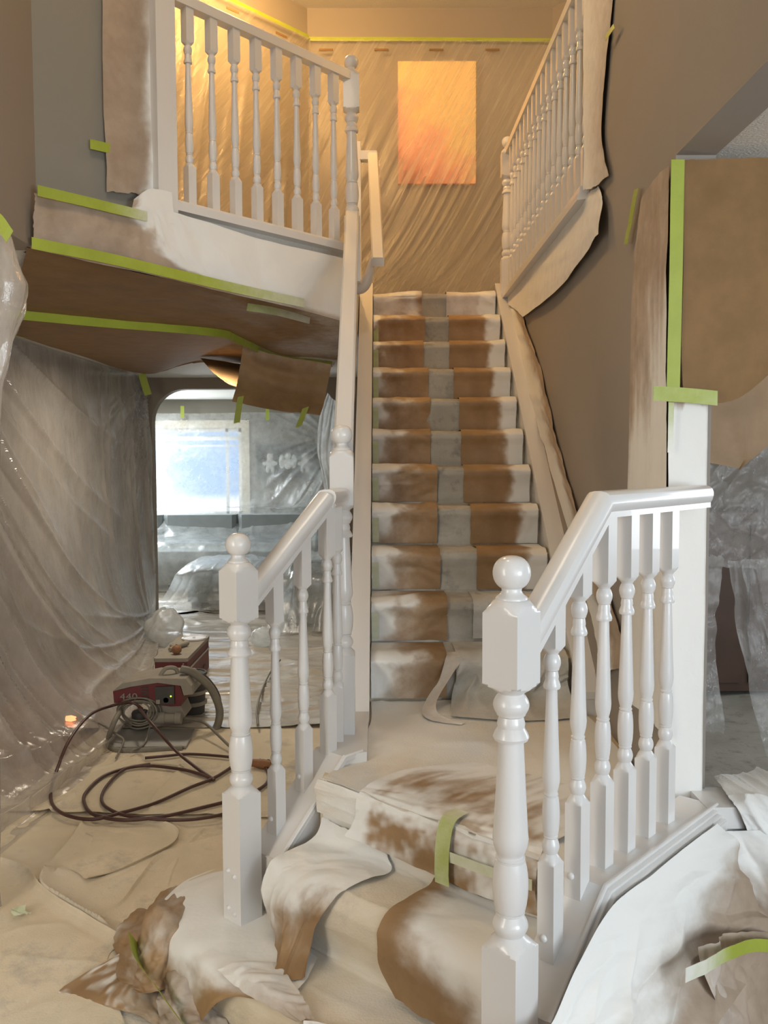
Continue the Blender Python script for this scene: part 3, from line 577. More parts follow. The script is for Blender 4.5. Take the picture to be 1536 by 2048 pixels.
# painting behind the film
pm, pn = mat('abstract_orange_canvas'); L = pn.links.new
o_ = nd(pn, 'ShaderNodeOutputMaterial'); p_ = nd(pn, 'ShaderNodeBsdfPrincipled', Roughness=0.6); tc = nd(pn, 'ShaderNodeTexCoord'); sx_ = nd(pn, 'ShaderNodeSeparateXYZ'); L(tc.outputs['Generated'], sx_.inputs[0])
nz = nd(pn, 'ShaderNodeTexNoise', Scale=4.0, Detail=6.0, Roughness=0.6); L(tc.outputs['Object'], nz.inputs['Vector'])
ml = nd(pn, 'ShaderNodeMath', operation='MULTIPLY_ADD'); L(sx_.outputs['Z'], ml.inputs[0]); ml.inputs[1].default_value = 0.55
m2_ = nd(pn, 'ShaderNodeMath', operation='MULTIPLY_ADD'); L(sx_.outputs['X'], m2_.inputs[0]); m2_.inputs[1].default_value = 0.35; L(nz.outputs['Fac'], m2_.inputs[2]); L(m2_.outputs[0], ml.inputs[2])
rp_ = nd(pn, 'ShaderNodeValToRGB'); cr_ = rp_.color_ramp; cr_.elements[0].position = 0.45; cr_.elements[0].color = (0.40, 0.16, 0.13, 1); cr_.elements[1].position = 1.35 if False else 1.0; cr_.elements[1].color = (1.0, 0.74, 0.34, 1)
for ps, c_ in ((0.62, (0.80, 0.34, 0.24)), (0.8, (1.0, 0.52, 0.36))): e_ = cr_.elements.new(ps); e_.color = (*c_, 1)
L(ml.outputs[0], rp_.inputs['Fac']); L(rp_.outputs['Color'], p_.inputs['Base Color']); L(p_.outputs[0], o_.inputs['Surface'])
tag(MB().box((0.147, 7.06, 3.80), (0.752, 7.099, 4.73)).build('painting', pm), 'unframed orange and yellow abstract painting on the upper back wall', 'painting')

# --- balcony: papers on the wall and fascia
PF = UL0
thing_sheet('masking_paper', 'tall brown paper strip with a white sprayed edge left of the balcony railing', 'paper',
    [px_pl([(204, -60), (265, -58), (330, -55)], PF, 0.012), px_pl([(206, 180), (268, 184), (330, 188)], PF, 0.012), px_pl([(214, 383), (270, 388), (325, 398)], PF, 0.02)],
    90, 50, 'paper_grey', disp=crumple(0.35, 1.2, 0.004, 5, 1), spray=lambda S, T, P: sstep(0.55, 1.0, S+0.25*fbm(T*5, S*2, 3))*1.15, ragged=0.012)
thing_sheet('masking_paper', 'white sprayed paper on the balcony fascia with brown left end', 'paper',
    [px_pl([(72, 386), (200, 414), (290, 425), (345, 424), (520, 478), (692, 518)], PF, 0.075), px_pl([(68, 440), (200, 470), (300, 492), (400, 515), (540, 553), (692, 590)], PF, 0.085), px_pl([(60, 497), (200, 528), (330, 556), (450, 585), (580, 615), (694, 645)], PF, 0.07)],
    80, 220, 'paper_grey', disp=crumple(1.75, 0.35, 0.010, 5, 4),
    spray=lambda S, T, P: 1.25*sstep(-0.06, 0.10, S-0.40-0.16*(T-0.3)-0.10*sstep(0.6, 1.0, T)+0.12*fbm(S*9, T*3, 6))*(1-0.75*sstep(0.80, 1.0, T)), ragged=0.01)
thing_sheet('masking_paper', 'white sprayed paper patch at the foot of the wall post', 'paper',
    [px_pl([(268, 398), (300, 378), (344, 384)], PF, 0.068), px_pl([(262, 432), (300, 440), (350, 448)], PF, 0.080)], 20, 24, 'paper_grey', disp=crumple(0.2, 0.15, 0.004, 9, 2), spray=lambda S, T, P: 1.2*sstep(-0.1, 0.4, S+0.2*fbm(S*5, T*5, 1)), ragged=0.02)
# soffit
SZ = 2.485
thing_sheet('masking_paper', 'large brown paper covering the ceiling under the balcony', 'paper',
    [[p+Z3*dz for p, dz in zip(px_z([(56, 496), (210, 528), (380, 563), (560, 600), (690, 628)], SZ), (0, 0, 0, 0, 0))],
     px_z([(36, 560), (205, 588), (400, 615), (570, 640), (688, 672)], SZ-0.01),
     px_z([(16, 630), (200, 645), (430, 668), (560, 705), (672, 722)], SZ-0.02),
     px_z([(10, 664), (150, 706), (290, 748), (420, 722), (650, 742)], SZ-0.01)],
    110, 200, 'kraft', disp=lambda S, T, P: crumple(1.6, 2.5, 0.012, 2.4, 7)(S, T, P)*(0.5+S), spray=lambda S, T, P: 0.5*sstep(0.5, 0.95, S+0.35*fbm(S*5, T*5, 2))*(1-T), ragged=0.006)
thing_sheet('masking_paper', 'square brown paper flap hanging below the balcony ceiling in front of the archway', 'paper',
    [px_y([(487, 690), (560, 712), (664, 728)], 6.35), px_y([(478, 750), (560, 775), (652, 788)], 6.38), px_y([(464, 803), (555, 822), (641, 830)], 6.30)], 70, 80, 'paper',
    disp=lambda S, T, P: 0.03*np.exp(-((T-0.25)/0.12)**2)*np.sin(np.pi*S)+crumple(0.65, 0.5, 0.008, 5, 5)(S, T, P), spray=lambda S, T, P: 0.2*sstep(0.3, 0.0, T)+0.0*S, ragged=0.012)
thing_sheet('masking_paper', 'torn brown paper edge between the archway and the hanging flap', 'paper',
    [px_z([(400, 718), (440, 722), (492, 730)], SZ-0.03), [at_y(425, 745, 6.9), at_y(450, 760, 6.8), at_y(485, 770, 6.7)], [at_y(452, 762, 6.75), at_y(462, 768, 6.75), at_y(478, 778, 6.7)]], 24, 24, 'kraft', disp=crumple(0.3, 0.3, 0.006, 9, 3))
thing_sheet('masking_paper', 'dusty paper hanging between sloping handrail and left skirt board', 'paper',
    [[(-0.138, 4.99, 2.72), (-0.138, 5.25, 2.76), (-0.138, 5.6, 2.78)], [(-0.142, 4.75, 2.1), (-0.142, 5.0, 2.25), (-0.142, 5.4, 2.45)], [(-0.150, 4.3, 1.62), (-0.147, 4.55, 1.80), (-0.145, 5.0, 2.0)], [(-0.155, 3.9, 1.15), (-0.150, 4.1, 1.32), (-0.147, 4.4, 1.5)]], 80, 40, 'paper_grey', disp=lambda S, T, P: np.maximum(0, crumple(0.5, 1.6, 0.005, 6, 6)(S, T, P)), spray=lambda S, T, P: 0.75+0*S, ragged=0.02)

# --- green tapes around the balcony
gt = 'green tapes on the balcony papers'
ribbon('masking_tape', px_pl([(72, 382), (180, 407), (292, 434)], PF, 0.09), Z3, 0.042, -V3*0.012, 'green tape along the top edge of the fascia paper', gt, spray=[0, 0, 0.1, 0.55])
ribbon('masking_tape', px_pl([(60, 487), (210, 517), (360, 552), (480, 580), (605, 607)], PF, 0.085), Z3, 0.045, -V3*0.015, 'long green tape along the bottom corner of the balcony', gt, spray=[0, 0, 0.05, 0.3, 0.55], n=60)
ribbon('masking_tape', px_z([(18, 627), (210, 645), (430, 664), (480, 680), (560, 714), (664, 728)], SZ-0.045), (0.1, 0.35, 0.94), 0.055, (0, -0.012, -0.004), 'long green tape across the brown paper ceiling', gt, spray=[0, 0, 0, 0.25, 0.2], n=60)
ribbon('masking_tape', px_z([(495, 613), (550, 622), (620, 640)], SZ-0.035), (0.1, 0.35, 0.94), 0.045, (0, -0.012, -0.004), 'short faded green tape on the ceiling paper above the flap', gt, spray=[0.3, 0.45, 0.7])
ribbon('masking_tape', px_y([(284, 748), (290, 768), (297, 790)], 8.6), (1, 0, 0.25), 0.07, (0, -0.01, 0), 'dangling green tape end beside the archway', gt)
ribbon('masking_tape', px_pl([(178, 289), (221, 299)], PF, 0.01), Z3, 0.040, -V3*0.01, 'short green tape piece on the grey wall beside the tall paper strip', gt)
ribbon('masking_tape', px_y([(482, 793), (478, 818), (474, 846)], 6.29), (1, 0, 0.2), 0.045, (0, -0.012, 0), 'green tape tab on the lower left corner of the paper flap', gt)
ribbon('masking_tape', px_y([(612, 815), (604, 836), (597, 854)], 6.29), (1, 0, 0.35), 0.05, (0, -0.012, 0), 'green tape tab on the lower right corner of the paper flap', gt)
for x_, y_, lb in ((365, 824, 'over the window'), (535, 828, 'right of the window')):
    ribbon('masking_tape', px_y([(x_, y_-12), (x_, y_+12)], 12.3), (1, 0, 0), 0.05, (0, -0.01, 0), 'small green tape tab on the living room wall film '+lb, 'tape tabs in the living room')

# --- left: long clear film hung along the wall
def leftfilm(S, T, P):
    x = S*4.2; y = T*2.6
    fan = np.arctan2(x+0.15, y+0.25)                      # folds fanning out from the top corner by the entry
    f1 = ridge(fan*9, y*0.3+1, 3, 2)*0.07*np.exp(-(x/2.6)**2)
    bx, by = 4.15-x, y-1.75                                # swags gathered at the archway edge
    ang = np.arctan2(by, bx+0.02); rr = np.hypot(bx, by)
    sw = ridge(ang*5.5+0.35*rr, rr*0.25, 6, 2)*0.11*sstep(-0.35, 0.25, ang)*sstep(0.0, 0.6, rr)
    v = 0.035*ridge(x*3.5+0.3*np.sin(y*2), y*0.25, 9, 2)*sstep(2.0, 3.6, x)*sstep(1.9, 1.2, y)
    tp = 0.05*ridge(np.arctan2(bx+0.05, y+0.02)*5, rr*0.3, 11, 2)*np.exp(-(bx/0.9)**2)*sstep(1.0, 0.1, y)
    return f1+sw+v+tp+0.025*fbm(x*1.2, y*1.2, 4)
top = [(-2.50, 4.6, 2.49), (-2.50, 6.0, 2.49), (-2.47, 7.4, 2.49), (-2.40, 9.12, 2.49)]
mid = [(-2.34, 4.3, 1.4), (-2.36, 5.8, 1.4), (-2.40, 7.3, 1.4), (-2.37, 9.12, 1.4)]
md2 = [(-2.08, 3.9, 0.55), (-2.10, 5.5, 0.55), (-2.25, 7.2, 0.55), (-2.35, 9.14, 0.55)]
bot = [(-1.78, 3.45, 0.03), (-1.62, 5.10, 0.03), (-1.90, 7.0, 0.03), (-2.34, 9.16, 0.03)]
bt2 = [(-1.60, 3.45, 0.02), (-1.50, 5.05, 0.02), (-1.80, 6.95, 0.02), (-2.32, 9.17, 0.02)]
thing_sheet('masking_film', 'long clear plastic film draped in swags down the left wall', 'plastic sheet', [top, mid, md2, bot, bt2], 260, 300, 'film', disp=lambda S, T, P: leftfilm(S, T, P)*sstep(1.0, 0.88, T))
# gathered bundle at the left edge
def bundle(S, T, P):
    a = 2*np.pi*S; r = np.interp(T, [0, 0.06, 0.2, 0.32, 0.44, 0.6, 1.0], [0.03, 0.07, 0.13, 0.105, 0.06, 0.06, 0.12])*(1+0.25*ridge(S*7, T*1.5, 2, 2)-0.12)
    return np.stack([r*np.cos(a)*0.9, r*np.sin(a)*0.7, 0*S], -1)
thing_sheet('masking_film', 'gathered bundle of clear film hanging from green tape by the entry', 'plastic sheet',
    [[at_y(x_, y_, 3.13)]*8 for x_, y_ in ((-6, 438), (-10, 520), (-8, 600), (-26, 690), (-34, 860), (-40, 1100), (-48, 1400), (-58, 1700), (-66, 1845))], 130, 60, 'film', move=bundle)
ribbon('masking_tape', px_y([(-14, 432), (6, 448), (27, 478)], 3.05), (0.5, 0, 0.8), 0.045, (0, -0.03, 0), 'green tape holding up the gathered film bundle', None)
# film over the sill edge between plastic and soffit
ribbon('masking_tape', px_z([(6, 664), (30, 668)], SZ-0.05), (0.2, 1, 0), 0.25, (0, 0, -0.01), 'green tape at the top corner of the long clear film', None)

# --- right side: stair wall papers
wx = lambda Y: 0.852+(Y-2.6)*0.041-0.01
def on_wall(x, y):
    P = None; Xv = 0.85
    for _ in range(4): P = at_x(x, y, Xv); Xv = wx(min(P[1], 3.7))
    return P
XW = 0.888
thing_sheet('masking_paper', 'dusty paper hung below the railing on the stair side wall', 'paper',
    [px_x([(1004, 600), (1050, 545), (1110, 470), (1170, 395), (1200, 372)], XW), px_x([(1022, 612), (1075, 575), (1135, 505), (1190, 425), (1212, 400)], XW-0.012), px_x([(1046, 634), (1105, 590), (1165, 520), (1196, 480), (1214, 468)], XW-0.02)], 60, 120, 'paper_grey',
    disp=lambda S, T, P: crumple(2.4, 0.5, 0.006, 4, 3)(S, T, P)+0.03*T*S**3, spray=lambda S, T, P: 0.85-0.2*T+0.2*sstep(0.2, 0, S), ragged=0.008)
thing_sheet('masking_paper', 'tall dusty paper at the near end of the half wall railing', 'paper',
    [px_x([(1166, -60), (1200, -60), (1232, -60)], 0.878), px_x([(1166, 120), (1190, 120), (1214, 120)], 0.874), px_x([(1167, 260), (1182, 262), (1202, 262)], 0.872), px_x([(1168, 380), (1190, 374), (1218, 350)], 0.868)], 80, 40, 'paper_grey',
    disp=lambda S, T, P: crumple(0.4, 1.3, 0.005, 5, 2)(S, T, P), spray=lambda S, T, P: 0.85-0.5*S, ragged=0.008)
ribbon('masking_tape', px_x([(1214, 78), (1232, 52)], 0.862), (0, 0.6, 0.8), 0.03, (-0.008, 0, 0), 'green tape corner holding paper beside the half wall railing', None, spray=0.2, n=8)
thing_sheet('masking_paper', 'narrow paper strip along the right skirt board of the main flight', 'paper',
    [[on_wall(*q)+np.array([-0.002, 0, 0]) for q in row] for row in (((1008, 590), (1036, 690), (1068, 820), (1110, 960), (1170, 1190), (1205, 1350)), ((1022, 600), (1058, 690), (1090, 820), (1128, 960), (1190, 1180), (1235, 1340)), ((1046, 634), (1076, 720), (1110, 860), (1145, 985), (1215, 1180), (1262, 1330)))], 24, 140, 'paper_grey',
    disp=lambda S, T, P: crumple(2.6, 0.2, 0.007, 9, 8)(S, T, P), spray=lambda S, T, P: 0.95*sstep(0.75, 0.15, T+0.3*fbm(S*12, T*3, 2)), ragged=0.006)
# wall end and its left face
thing_sheet('masking_paper', 'white sprayed paper wrapped on the narrow wall end above the right railing', 'paper',
    [px_y([(1337, 790), (1376, 792), (1416, 794)], 2.588), px_y([(1336, 1000), (1375, 1000), (1413, 1000)], 2.585), px_y([(1338, 1300), (1374, 1300), (1408, 1300)], 2.58), px_y([(1338, 1606), (1372, 1600), (1404, 1592)], 2.585)], 120, 26, 'paper_grey',
    disp=crumple(0.115, 1.25, 0.0035, 8, 4), spray=lambda S, T, P: 1.3*sstep(0.0, 0.07, T+0.05*fbm(S*4, T*4, 3))*sstep(1.12, 0.8, S) + 0.15, ragged=0.004)
thing_sheet('masking_paper', 'brushed brown paper along the stair wall behind the white wall end', 'paper',
    [[on_wall(*p) for p in ((1285, 400), (1310, 360), (1342, 330))], [on_wall(*p) for p in ((1268, 560), (1300, 560), (1338, 560))], [on_wall(*p) for p in ((1262, 800), (1298, 800), (1337, 800))], [on_wall(*p) for p in ((1258, 1010), (1296, 1010), (1336, 1010))], [on_wall(*p) for p in ((1254, 1400), (1294, 1430), (1338, 1480))]], 120, 36, 'paper_grey',
    disp=lambda S, T, P: 0.004*(1+vnoise(S*9, T*3, 2))+0.003*ridge(S*5, T*3, 5), spray=lambda S, T, P: 0.10+0.75*sstep(0.42, 0.75, T+0.25*S+0.2*fbm(S*6, T*4, 7))+0.15*ridge(S*8, T*2, 4, 2))
ribbon('masking_tape', [at_y(1353, 322, 2.575), at_y(1350, 500, 2.575), at_y(1346, 690, 2.575), at_y(1343, 800, 2.575)], (1, 0, 0), 0.038, (0, -0.012, 0), 'wide vertical green tape on the papered wall end', 'green tapes on the wall end', n=40)
ribbon('masking_tape', px_y([(1304, 787), (1370, 791), (1432, 797)], 2.565), (0, 0, 1), 0.042, (0, -0.012, 0), 'horizontal green tape crossing the foot of the wide vertical tape', 'green tapes on the wall end', spray=[0.2, 0.15, 0.2])
ribbon('masking_tape', [on_wall(1280, 378), on_wall(1270, 430), on_wall(1258, 488)], (0, 1, 0.2), 0.05, (-0.012, 0, 0), 'loose green tape strip on the taupe wall beside the brown paper', 'green tapes on the wall end', spray=0.15)
ribbon('masking_tape', px_y([(1340, 805), (1339, 860), (1338, 905)], 2.578), (1, 0, 0), 0.016, (0, -0.012, 0), 'thin faded green tape edge running down the wall end', 'green tapes on the wall end', spray=[0.3, 0.6, 0.8])
# dining room opening
thing_sheet('masking_paper', 'big brown paper curtain hung in the dining room opening', 'paper',
    [px_y([(1366, 322), (1450, 318), (1560, 315)], 2.578), px_y([(1366, 520), (1450, 520), (1570, 520)], 2.578), px_y([(1362, 700), (1460, 700), (1575, 690)], 2.576), px_y([(1366, 796), (1470, 800), (1580, 715)], 2.57)], 80, 70, 'kraft',
    disp=lambda S, T, P: crumple(0.4, 0.8, 0.006, 3, 5)(S, T, P)-0.03*sstep(0.6, 1, T)*S, spray=lambda S, T, P: 0.0*S, ragged=0.004)
thing_sheet('masking_paper', 'dark brown paper hanging behind the dining room curtain', 'paper', [px_y([(1385, 690), (1480, 690), (1580, 690)], 2.95), px_y([(1385, 830), (1480, 840), (1580, 840)], 2.95), px_y([(1385, 920), (1470, 935), (1478, 940)], 2.95)], 30, 30, 'paper', disp=crumple(0.4, 0.4, 0.006, 5, 2))
thing_sheet('masking_film', 'upper wrinkled clear film in the dining room opening', 'plastic sheet', [px_y([(1395, 905), (1480, 880), (1580, 860)], 3.05), px_y([(1395, 1000), (1480, 1000), (1580, 990)], 3.0), px_y([(1395, 1130), (1480, 1136), (1580, 1138)], 3.02)], 70, 70, 'film_dark', disp=lambda S, T, P: crumple(0.5, 0.5, 0.025, 7, 3)(S, T, P)+0.02*ridge(S*3+T*4, T*3-S, 4, 2), ragged=0.02)
thing_sheet('masking_film', 'lower dark film sheet parted like a curtain in the dining room opening', 'plastic sheet', [px_y([(1450, 1120), (1500, 1118), (1590, 1120)], 3.12), px_y([(1480, 1300), (1540, 1300), (1600, 1290)], 3.12), px_y([(1525, 1480), (1570, 1480), (1620, 1470)], 3.1), px_y([(1550, 1560), (1590, 1560), (1640, 1560)], 3.1)], 90, 60, 'film_dark', disp=lambda S, T, P: 0.03*ridge(S*3+0.4*T, T*1.2, 5, 2)+crumple(0.4, 1, 0.02, 6, 3)(S, T, P))
thing_sheet('masking_film', 'narrow film strip hanging beside the white wall end', 'plastic sheet', [px_y([(1395, 1110), (1420, 1110), (1442, 1112)], 3.0), px_y([(1395, 1280), (1415, 1280), (1432, 1285)], 3.0), px_y([(1390, 1462), (1420, 1466), (1448, 1465)], 3.0)], 80, 24, 'film_dark', disp=crumple(0.1, 0.7, 0.02, 9, 6), ragged=0.02)
sb = empty('sideboard', (2.4, 6.2, 0), 'dark brown sideboard standing in the dining room behind the film', 'cabinet')
MB().box((1.6, 5.9, 0.08), (3.3, 6.4, 1.25)).build('body', 'brownwood', sb); MB().box((1.55, 5.86, 1.25), (3.35, 6.42, 1.29)).build('top', 'brownwood', sb)
for x_ in (1.64, 3.2): MB().box((x_, 5.92, 0), (x_+0.06, 5.98, 0.08)).build('leg', 'brownwood', sb)
for x_ in (1.64, 2.47): MB().box((x_, 5.885, 0.14), (x_+0.78, 5.9, 1.2)).build('door', 'brownwood', sb)
thing_sheet('drop_cloth', 'brownish grey canvas cloth on the dining room floor', 'drop cloth', [[(1.03, 2.66, 0.02), (2.6, 2.66, 0.02)], [(1.05, 4.0, 0.02), (2.9, 4.0, 0.02)], [(1.06, 6.6, 0.02), (3.4, 6.6, 0.02)]], 80, 60, 'canvas_grey', disp=lambda S, T, P: 0.004+np.abs(drape(1.6, 4, 0.03, 1.5, 2)(S, T, P)))
thing_sheet('drop_cloth', 'white sprayed crumpled cloth lying over the low ledge beside the wall end', 'drop cloth',
    [[(1.02, 2.66, 0.675), (1.2, 2.66, 0.69), (1.5, 2.66, 0.69)], [(1.0, 2.52, 0.680), (1.2, 2.52, 0.685), (1.5, 2.52, 0.685)], [(1.0, 2.445, 0.665), (1.2, 2.44, 0.67), (1.5, 2.44, 0.67)], [(1.03, 2.435, 0.60), (1.25, 2.43, 0.58), (1.52, 2.43, 0.57)]], 70, 80, 'canvas_grey',
    disp=lambda S, T, P: 0.016*ridge(S*4-T*1.0, T*0.8, 3, 3), spray=lambda S, T, P: 1.0+0*S, ragged=0.02)

# ================================================================ MAIN FLIGHT COVERINGS
def step_rows(k, x0, x1, lift, nx=4, zlow=0.186, back=0.235):
    y, z = nose(k); pr = [(y+back, z+lift), (y+0.12, z+lift+0.001), (y+0.03, z+lift+0.003), (y-0.006-lift, z-0.006), (y-0.012-lift, z-0.03), (y+0.004-lift, z-0.07), (y+0.012-lift, z-0.12), (y+0.014-lift, z-zlow)]
    return [[(x, yy, zz) for x in np.linspace(x0, x1, nx)] for yy, zz in pr]
ordn = ['', 'tenth', 'ninth', 'eighth', 'seventh', 'sixth', 'fifth', 'fourth', 'third', 'second', 'first']
def stepname(k): return 'top floor edge' if k == 0 else ordn[k]+' main stair step above the landing'
# one long grey canvas runner down the whole flight
rows = []
for k in range(11): rows += step_rows(k, 0.265, 0.48, 0.007, 4, back=0.24 if k else 0.40)
thing_sheet('canvas_runner', 'grey speckled canvas runner down the middle of the main flight', 'drop cloth', rows, 87*5+1, 40, 'canvas_grey', mode='lc',
    disp=lambda S, T, P: 0.003*fbm(P[..., 0]*9, T*40, 2)+0.003*ridge(P[..., 0]*5, T*30, 4), spray=lambda S, T, P: 0.08+0.22*sstep(0.5, 1, T)+0.2*fbm(P[..., 0]*6, T*30, 3))
# canvas under the paper, full width, on the lowest steps and as base layer
rows = []
for k in range(11): rows += step_rows(k, XL+0.004, XR-0.004, 0.001, 4, back=0.24 if k else 0.40)
thing_sheet('drop_cloth', 'pale canvas cloth under the papers across the full width of the main flight', 'drop cloth', rows, 87*4+1, 40, 'canvas', mode='lc', spray=lambda S, T, P: 0.6+0*S)
for k in range(11):
    y, z = nose(k); ff = k/10.0
    # left sheets
    x1 = 0.292+0.012*math.sin(k*2.3); xa = XL+0.004
    def spL(S, T, P, k=k, ff=ff):
        n = fbm(S*4+k, T*4+2*k, k); edge = sstep(0.17+0.22*ff, -0.03+0.10*ff, S+0.2*n)
        nosew = np.exp(-((T-0.40)/0.13)**2)*sstep(0.75, 0.1, S+0.5*n)
        return np.clip(1.0*edge*sstep(0.95, 0.6, T-0.2*ff) + (0.35+0.8*ff)*nosew + 0.10 + 0.28*ff*sstep(0.9, 0.3, S), 0, 1.2)
    if k == 0: spf = lambda S, T, P: 0.75+0.4*fbm(S*5, T*5, 1)-0.5*sstep(0.8, 1, S)
    else: spf = spL
    thing_sheet('masking_paper', 'left dusty brown paper over the '+stepname(k), 'paper', step_rows(k, xa, x1, 0.015, 4, 0.178 if k else 0.16), 64, 46, 'paper', mode='cc',
        disp=lambda S, T, P, k=k: crumple(0.34, 0.45, 0.006+0.005*(k in (0, 1, 6, 7, 8, 9, 10)), 8, k)(S, T, P)*sstep(0.0, 0.2, T)+0.008*np.sin(S*7+k)*np.exp(-((T-0.75)/0.2)**2), spray=spf, ragged=0.006, group='left papers on the main stairs', seed=k)
    # right sheets
    x0 = 0.455+0.010*math.sin(k*1.7+1); xb = XR-0.006
    def spR(S, T, P, k=k):
        n = fbm(S*4+5+k, T*4+k, k+2); return 1.15*sstep(0.62, 0.86, S+0.12*n)+0.35*np.exp(-((T-0.38)/0.06)**2)*sstep(0.2, 0.7, S)+0.04+(0.55 if k == 0 else 0)
    if k < 9:
        thing_sheet('masking_paper', 'right brown paper with white sprayed end over the '+stepname(k), 'paper', step_rows(k, x0, xb, 0.016, 4, 0.182 if k else 0.16), 64, 46, 'paper', mode='cc',
            disp=lambda S, T, P, k=k: crumple(0.35, 0.45, 0.0035+0.006*(k in (0, 1)), 7, k+5)(S, T, P)*(0.5+1.3*sstep(0.6, 0.9, S))*sstep(0.0, 0.2, T)+0.006*np.sin(S*5+2*k)*np.exp(-((T-0.8)/0.2)**2), spray=spR, ragged=0.006, group='right papers on the main stairs', seed=k+20)
    # short green tape against the left skirt
    if 0 < k < 10:
        ribbon('masking_tape', [(XL+0.020, y-0.018, z-0.045), (XL+0.022, y-0.012, z-0.11), (XL+0.022, y-0.008, z-0.17)], (1, 0, 0), 0.034, (0, -0.012, 0), 'faded green tape by the left skirt on the '+ordn[k]+' main stair riser above the landing', 'riser tapes on the main stairs', spray=0.30+0.03*k, n=8)
# loose canvas on the two lowest steps, right of the paper
rows = step_rows(9, 0.42, XR-0.01, 0.012, 4, 0.17)
thing_sheet('drop_cloth', 'pale canvas cloth hanging on the right of the second main stair step above the landing', 'drop cloth', rows, 50, 50, 'canvas_grey', disp=lambda S, T, P: drape(0.5, 0.45, 0.012, 6, 3)(S, T, P), spray=lambda S, T, P: 0.5+0.3*S)
rows = step_rows(10, 0.32, XR-0.01, 0.012, 4, 0.10) + [[(0.30, 3.74, 0.63), (0.48, 3.70, 0.63), (0.64, 3.70, 0.63), (0.80, 3.72, 0.63)], [(0.28, 3.52, 0.612), (0.50, 3.46, 0.612), (0.66, 3.46, 0.612), (0.80, 3.5, 0.612)]]
thing_sheet('drop_cloth', 'crumpled grey canvas folding off the lowest main step onto the landing', 'drop cloth', rows, 90, 80, 'canvas_grey', disp=lambda S, T, P: 0.004+0.035*np.maximum(0, ridge(S*2.6+T*1.2, T*2.2, 4, 2))*sstep(0.25, 0.6, T)*sstep(1.0, 0.85, T), spray=lambda S, T, P: 0.40+0.2*fbm(S*6, T*6, 2))
thing_sheet('masking_paper', 'twisted brown paper strip trailing from the lowest main step', 'paper',
    [[(0.285, 3.80, 0.815), (0.335, 3.79, 0.818)], [(0.275, 3.755, 0.80), (0.34, 3.75, 0.79)], [(0.245, 3.72, 0.72), (0.295, 3.70, 0.74)], [(0.185, 3.67, 0.64), (0.235, 3.64, 0.66)], [(0.165, 3.56, 0.618), (0.225, 3.56, 0.625)], [(0.20, 3.47, 0.614), (0.26, 3.50, 0.616)], [(0.31, 3.42, 0.612), (0.33, 3.44, 0.614)]], 70, 16, 'paper_grey', disp=crumple(0.06, 0.6, 0.004, 14, 2), spray=lambda S, T, P: 0.35+0.4*T)

# ================================================================ LANDING AND LOWER FLIGHT COVERINGS
A = uvz(0.47, 1.05, 0.602); B = uvz(0.47, 0.06, 0.602)
thing_sheet('drop_cloth', 'cream canvas cloth spread over the stair landing', 'drop cloth',
    [[uvz(0.435, v_, 0.50) for v_ in (1.045, 0.55, 0.06)], [uvz(0.432, v_, 0.575) for v_ in (1.045, 0.55, 0.06)], [uvz(0.442, v_, 0.600) for v_ in (1.045, 0.55, 0.06)], [A, (A+B)/2, B], [np.array([-0.10, 3.10, 0.602]), np.array([0.40, 2.95, 0.602]), np.array([0.82, 2.64, 0.602])], [np.array([-0.045, 3.45, 0.602]), np.array([0.40, 3.45, 0.602]), np.array([0.845, 3.4, 0.602])], [np.array([-0.045, 3.775, 0.605]), np.array([0.4, 3.775, 0.605]), np.array([0.80, 3.775, 0.605])]],
    150, 110, 'canvas', disp=lambda S, T, P: 0.003+np.abs(drape(0.9, 1.2, 0.010, 3, 5)(S, T, P)), spray=lambda S, T, P: 0.75+0.5*fbm(S*5, T*5, 4)-0.35*sstep(0.5, 0.9, S)*sstep(0.6, 0.2, T))
def flight_rows(v0, v1, prof, nv=4): return [[uvz(u, v, z) for v in np.linspace(v0, v1, nv)] for u, z in prof]
# bare canvas over step two and one: fat rolled noses
thing_sheet('drop_cloth', 'beige canvas cloth rolled over the noses of the two lowest stair steps', 'drop cloth',
    flight_rows(1.03, 0.07, [(0.452, 0.585), (0.448, 0.50), (0.440, 0.42), (0.40, 0.404), (0.30, 0.406), (0.235, 0.402), (0.205, 0.375), (0.205, 0.32), (0.222, 0.26), (0.235, 0.20), (0.21, 0.184), (0.10, 0.186), (0.02, 0.182), (-0.015, 0.155), (-0.012, 0.10), (0.0, 0.04), (-0.01, 0.012), (-0.10, 0.010)], 6),
    200, 110, 'canvas', disp=lambda S, T, P: 0.002+0.008*fbm(S*3, T*9, 3)+0.006*ridge(S*2.5, T*5, 6, 2), spray=lambda S, T, P: 0.25+0.5*sstep(0.3, 0.0, T)+0.35*fbm(S*4, T*6, 8)+0.3*np.exp(-((T-0.62)/0.05)**2))
def lab_paper(*a, **k): return thing_sheet('masking_paper', *a, **k)
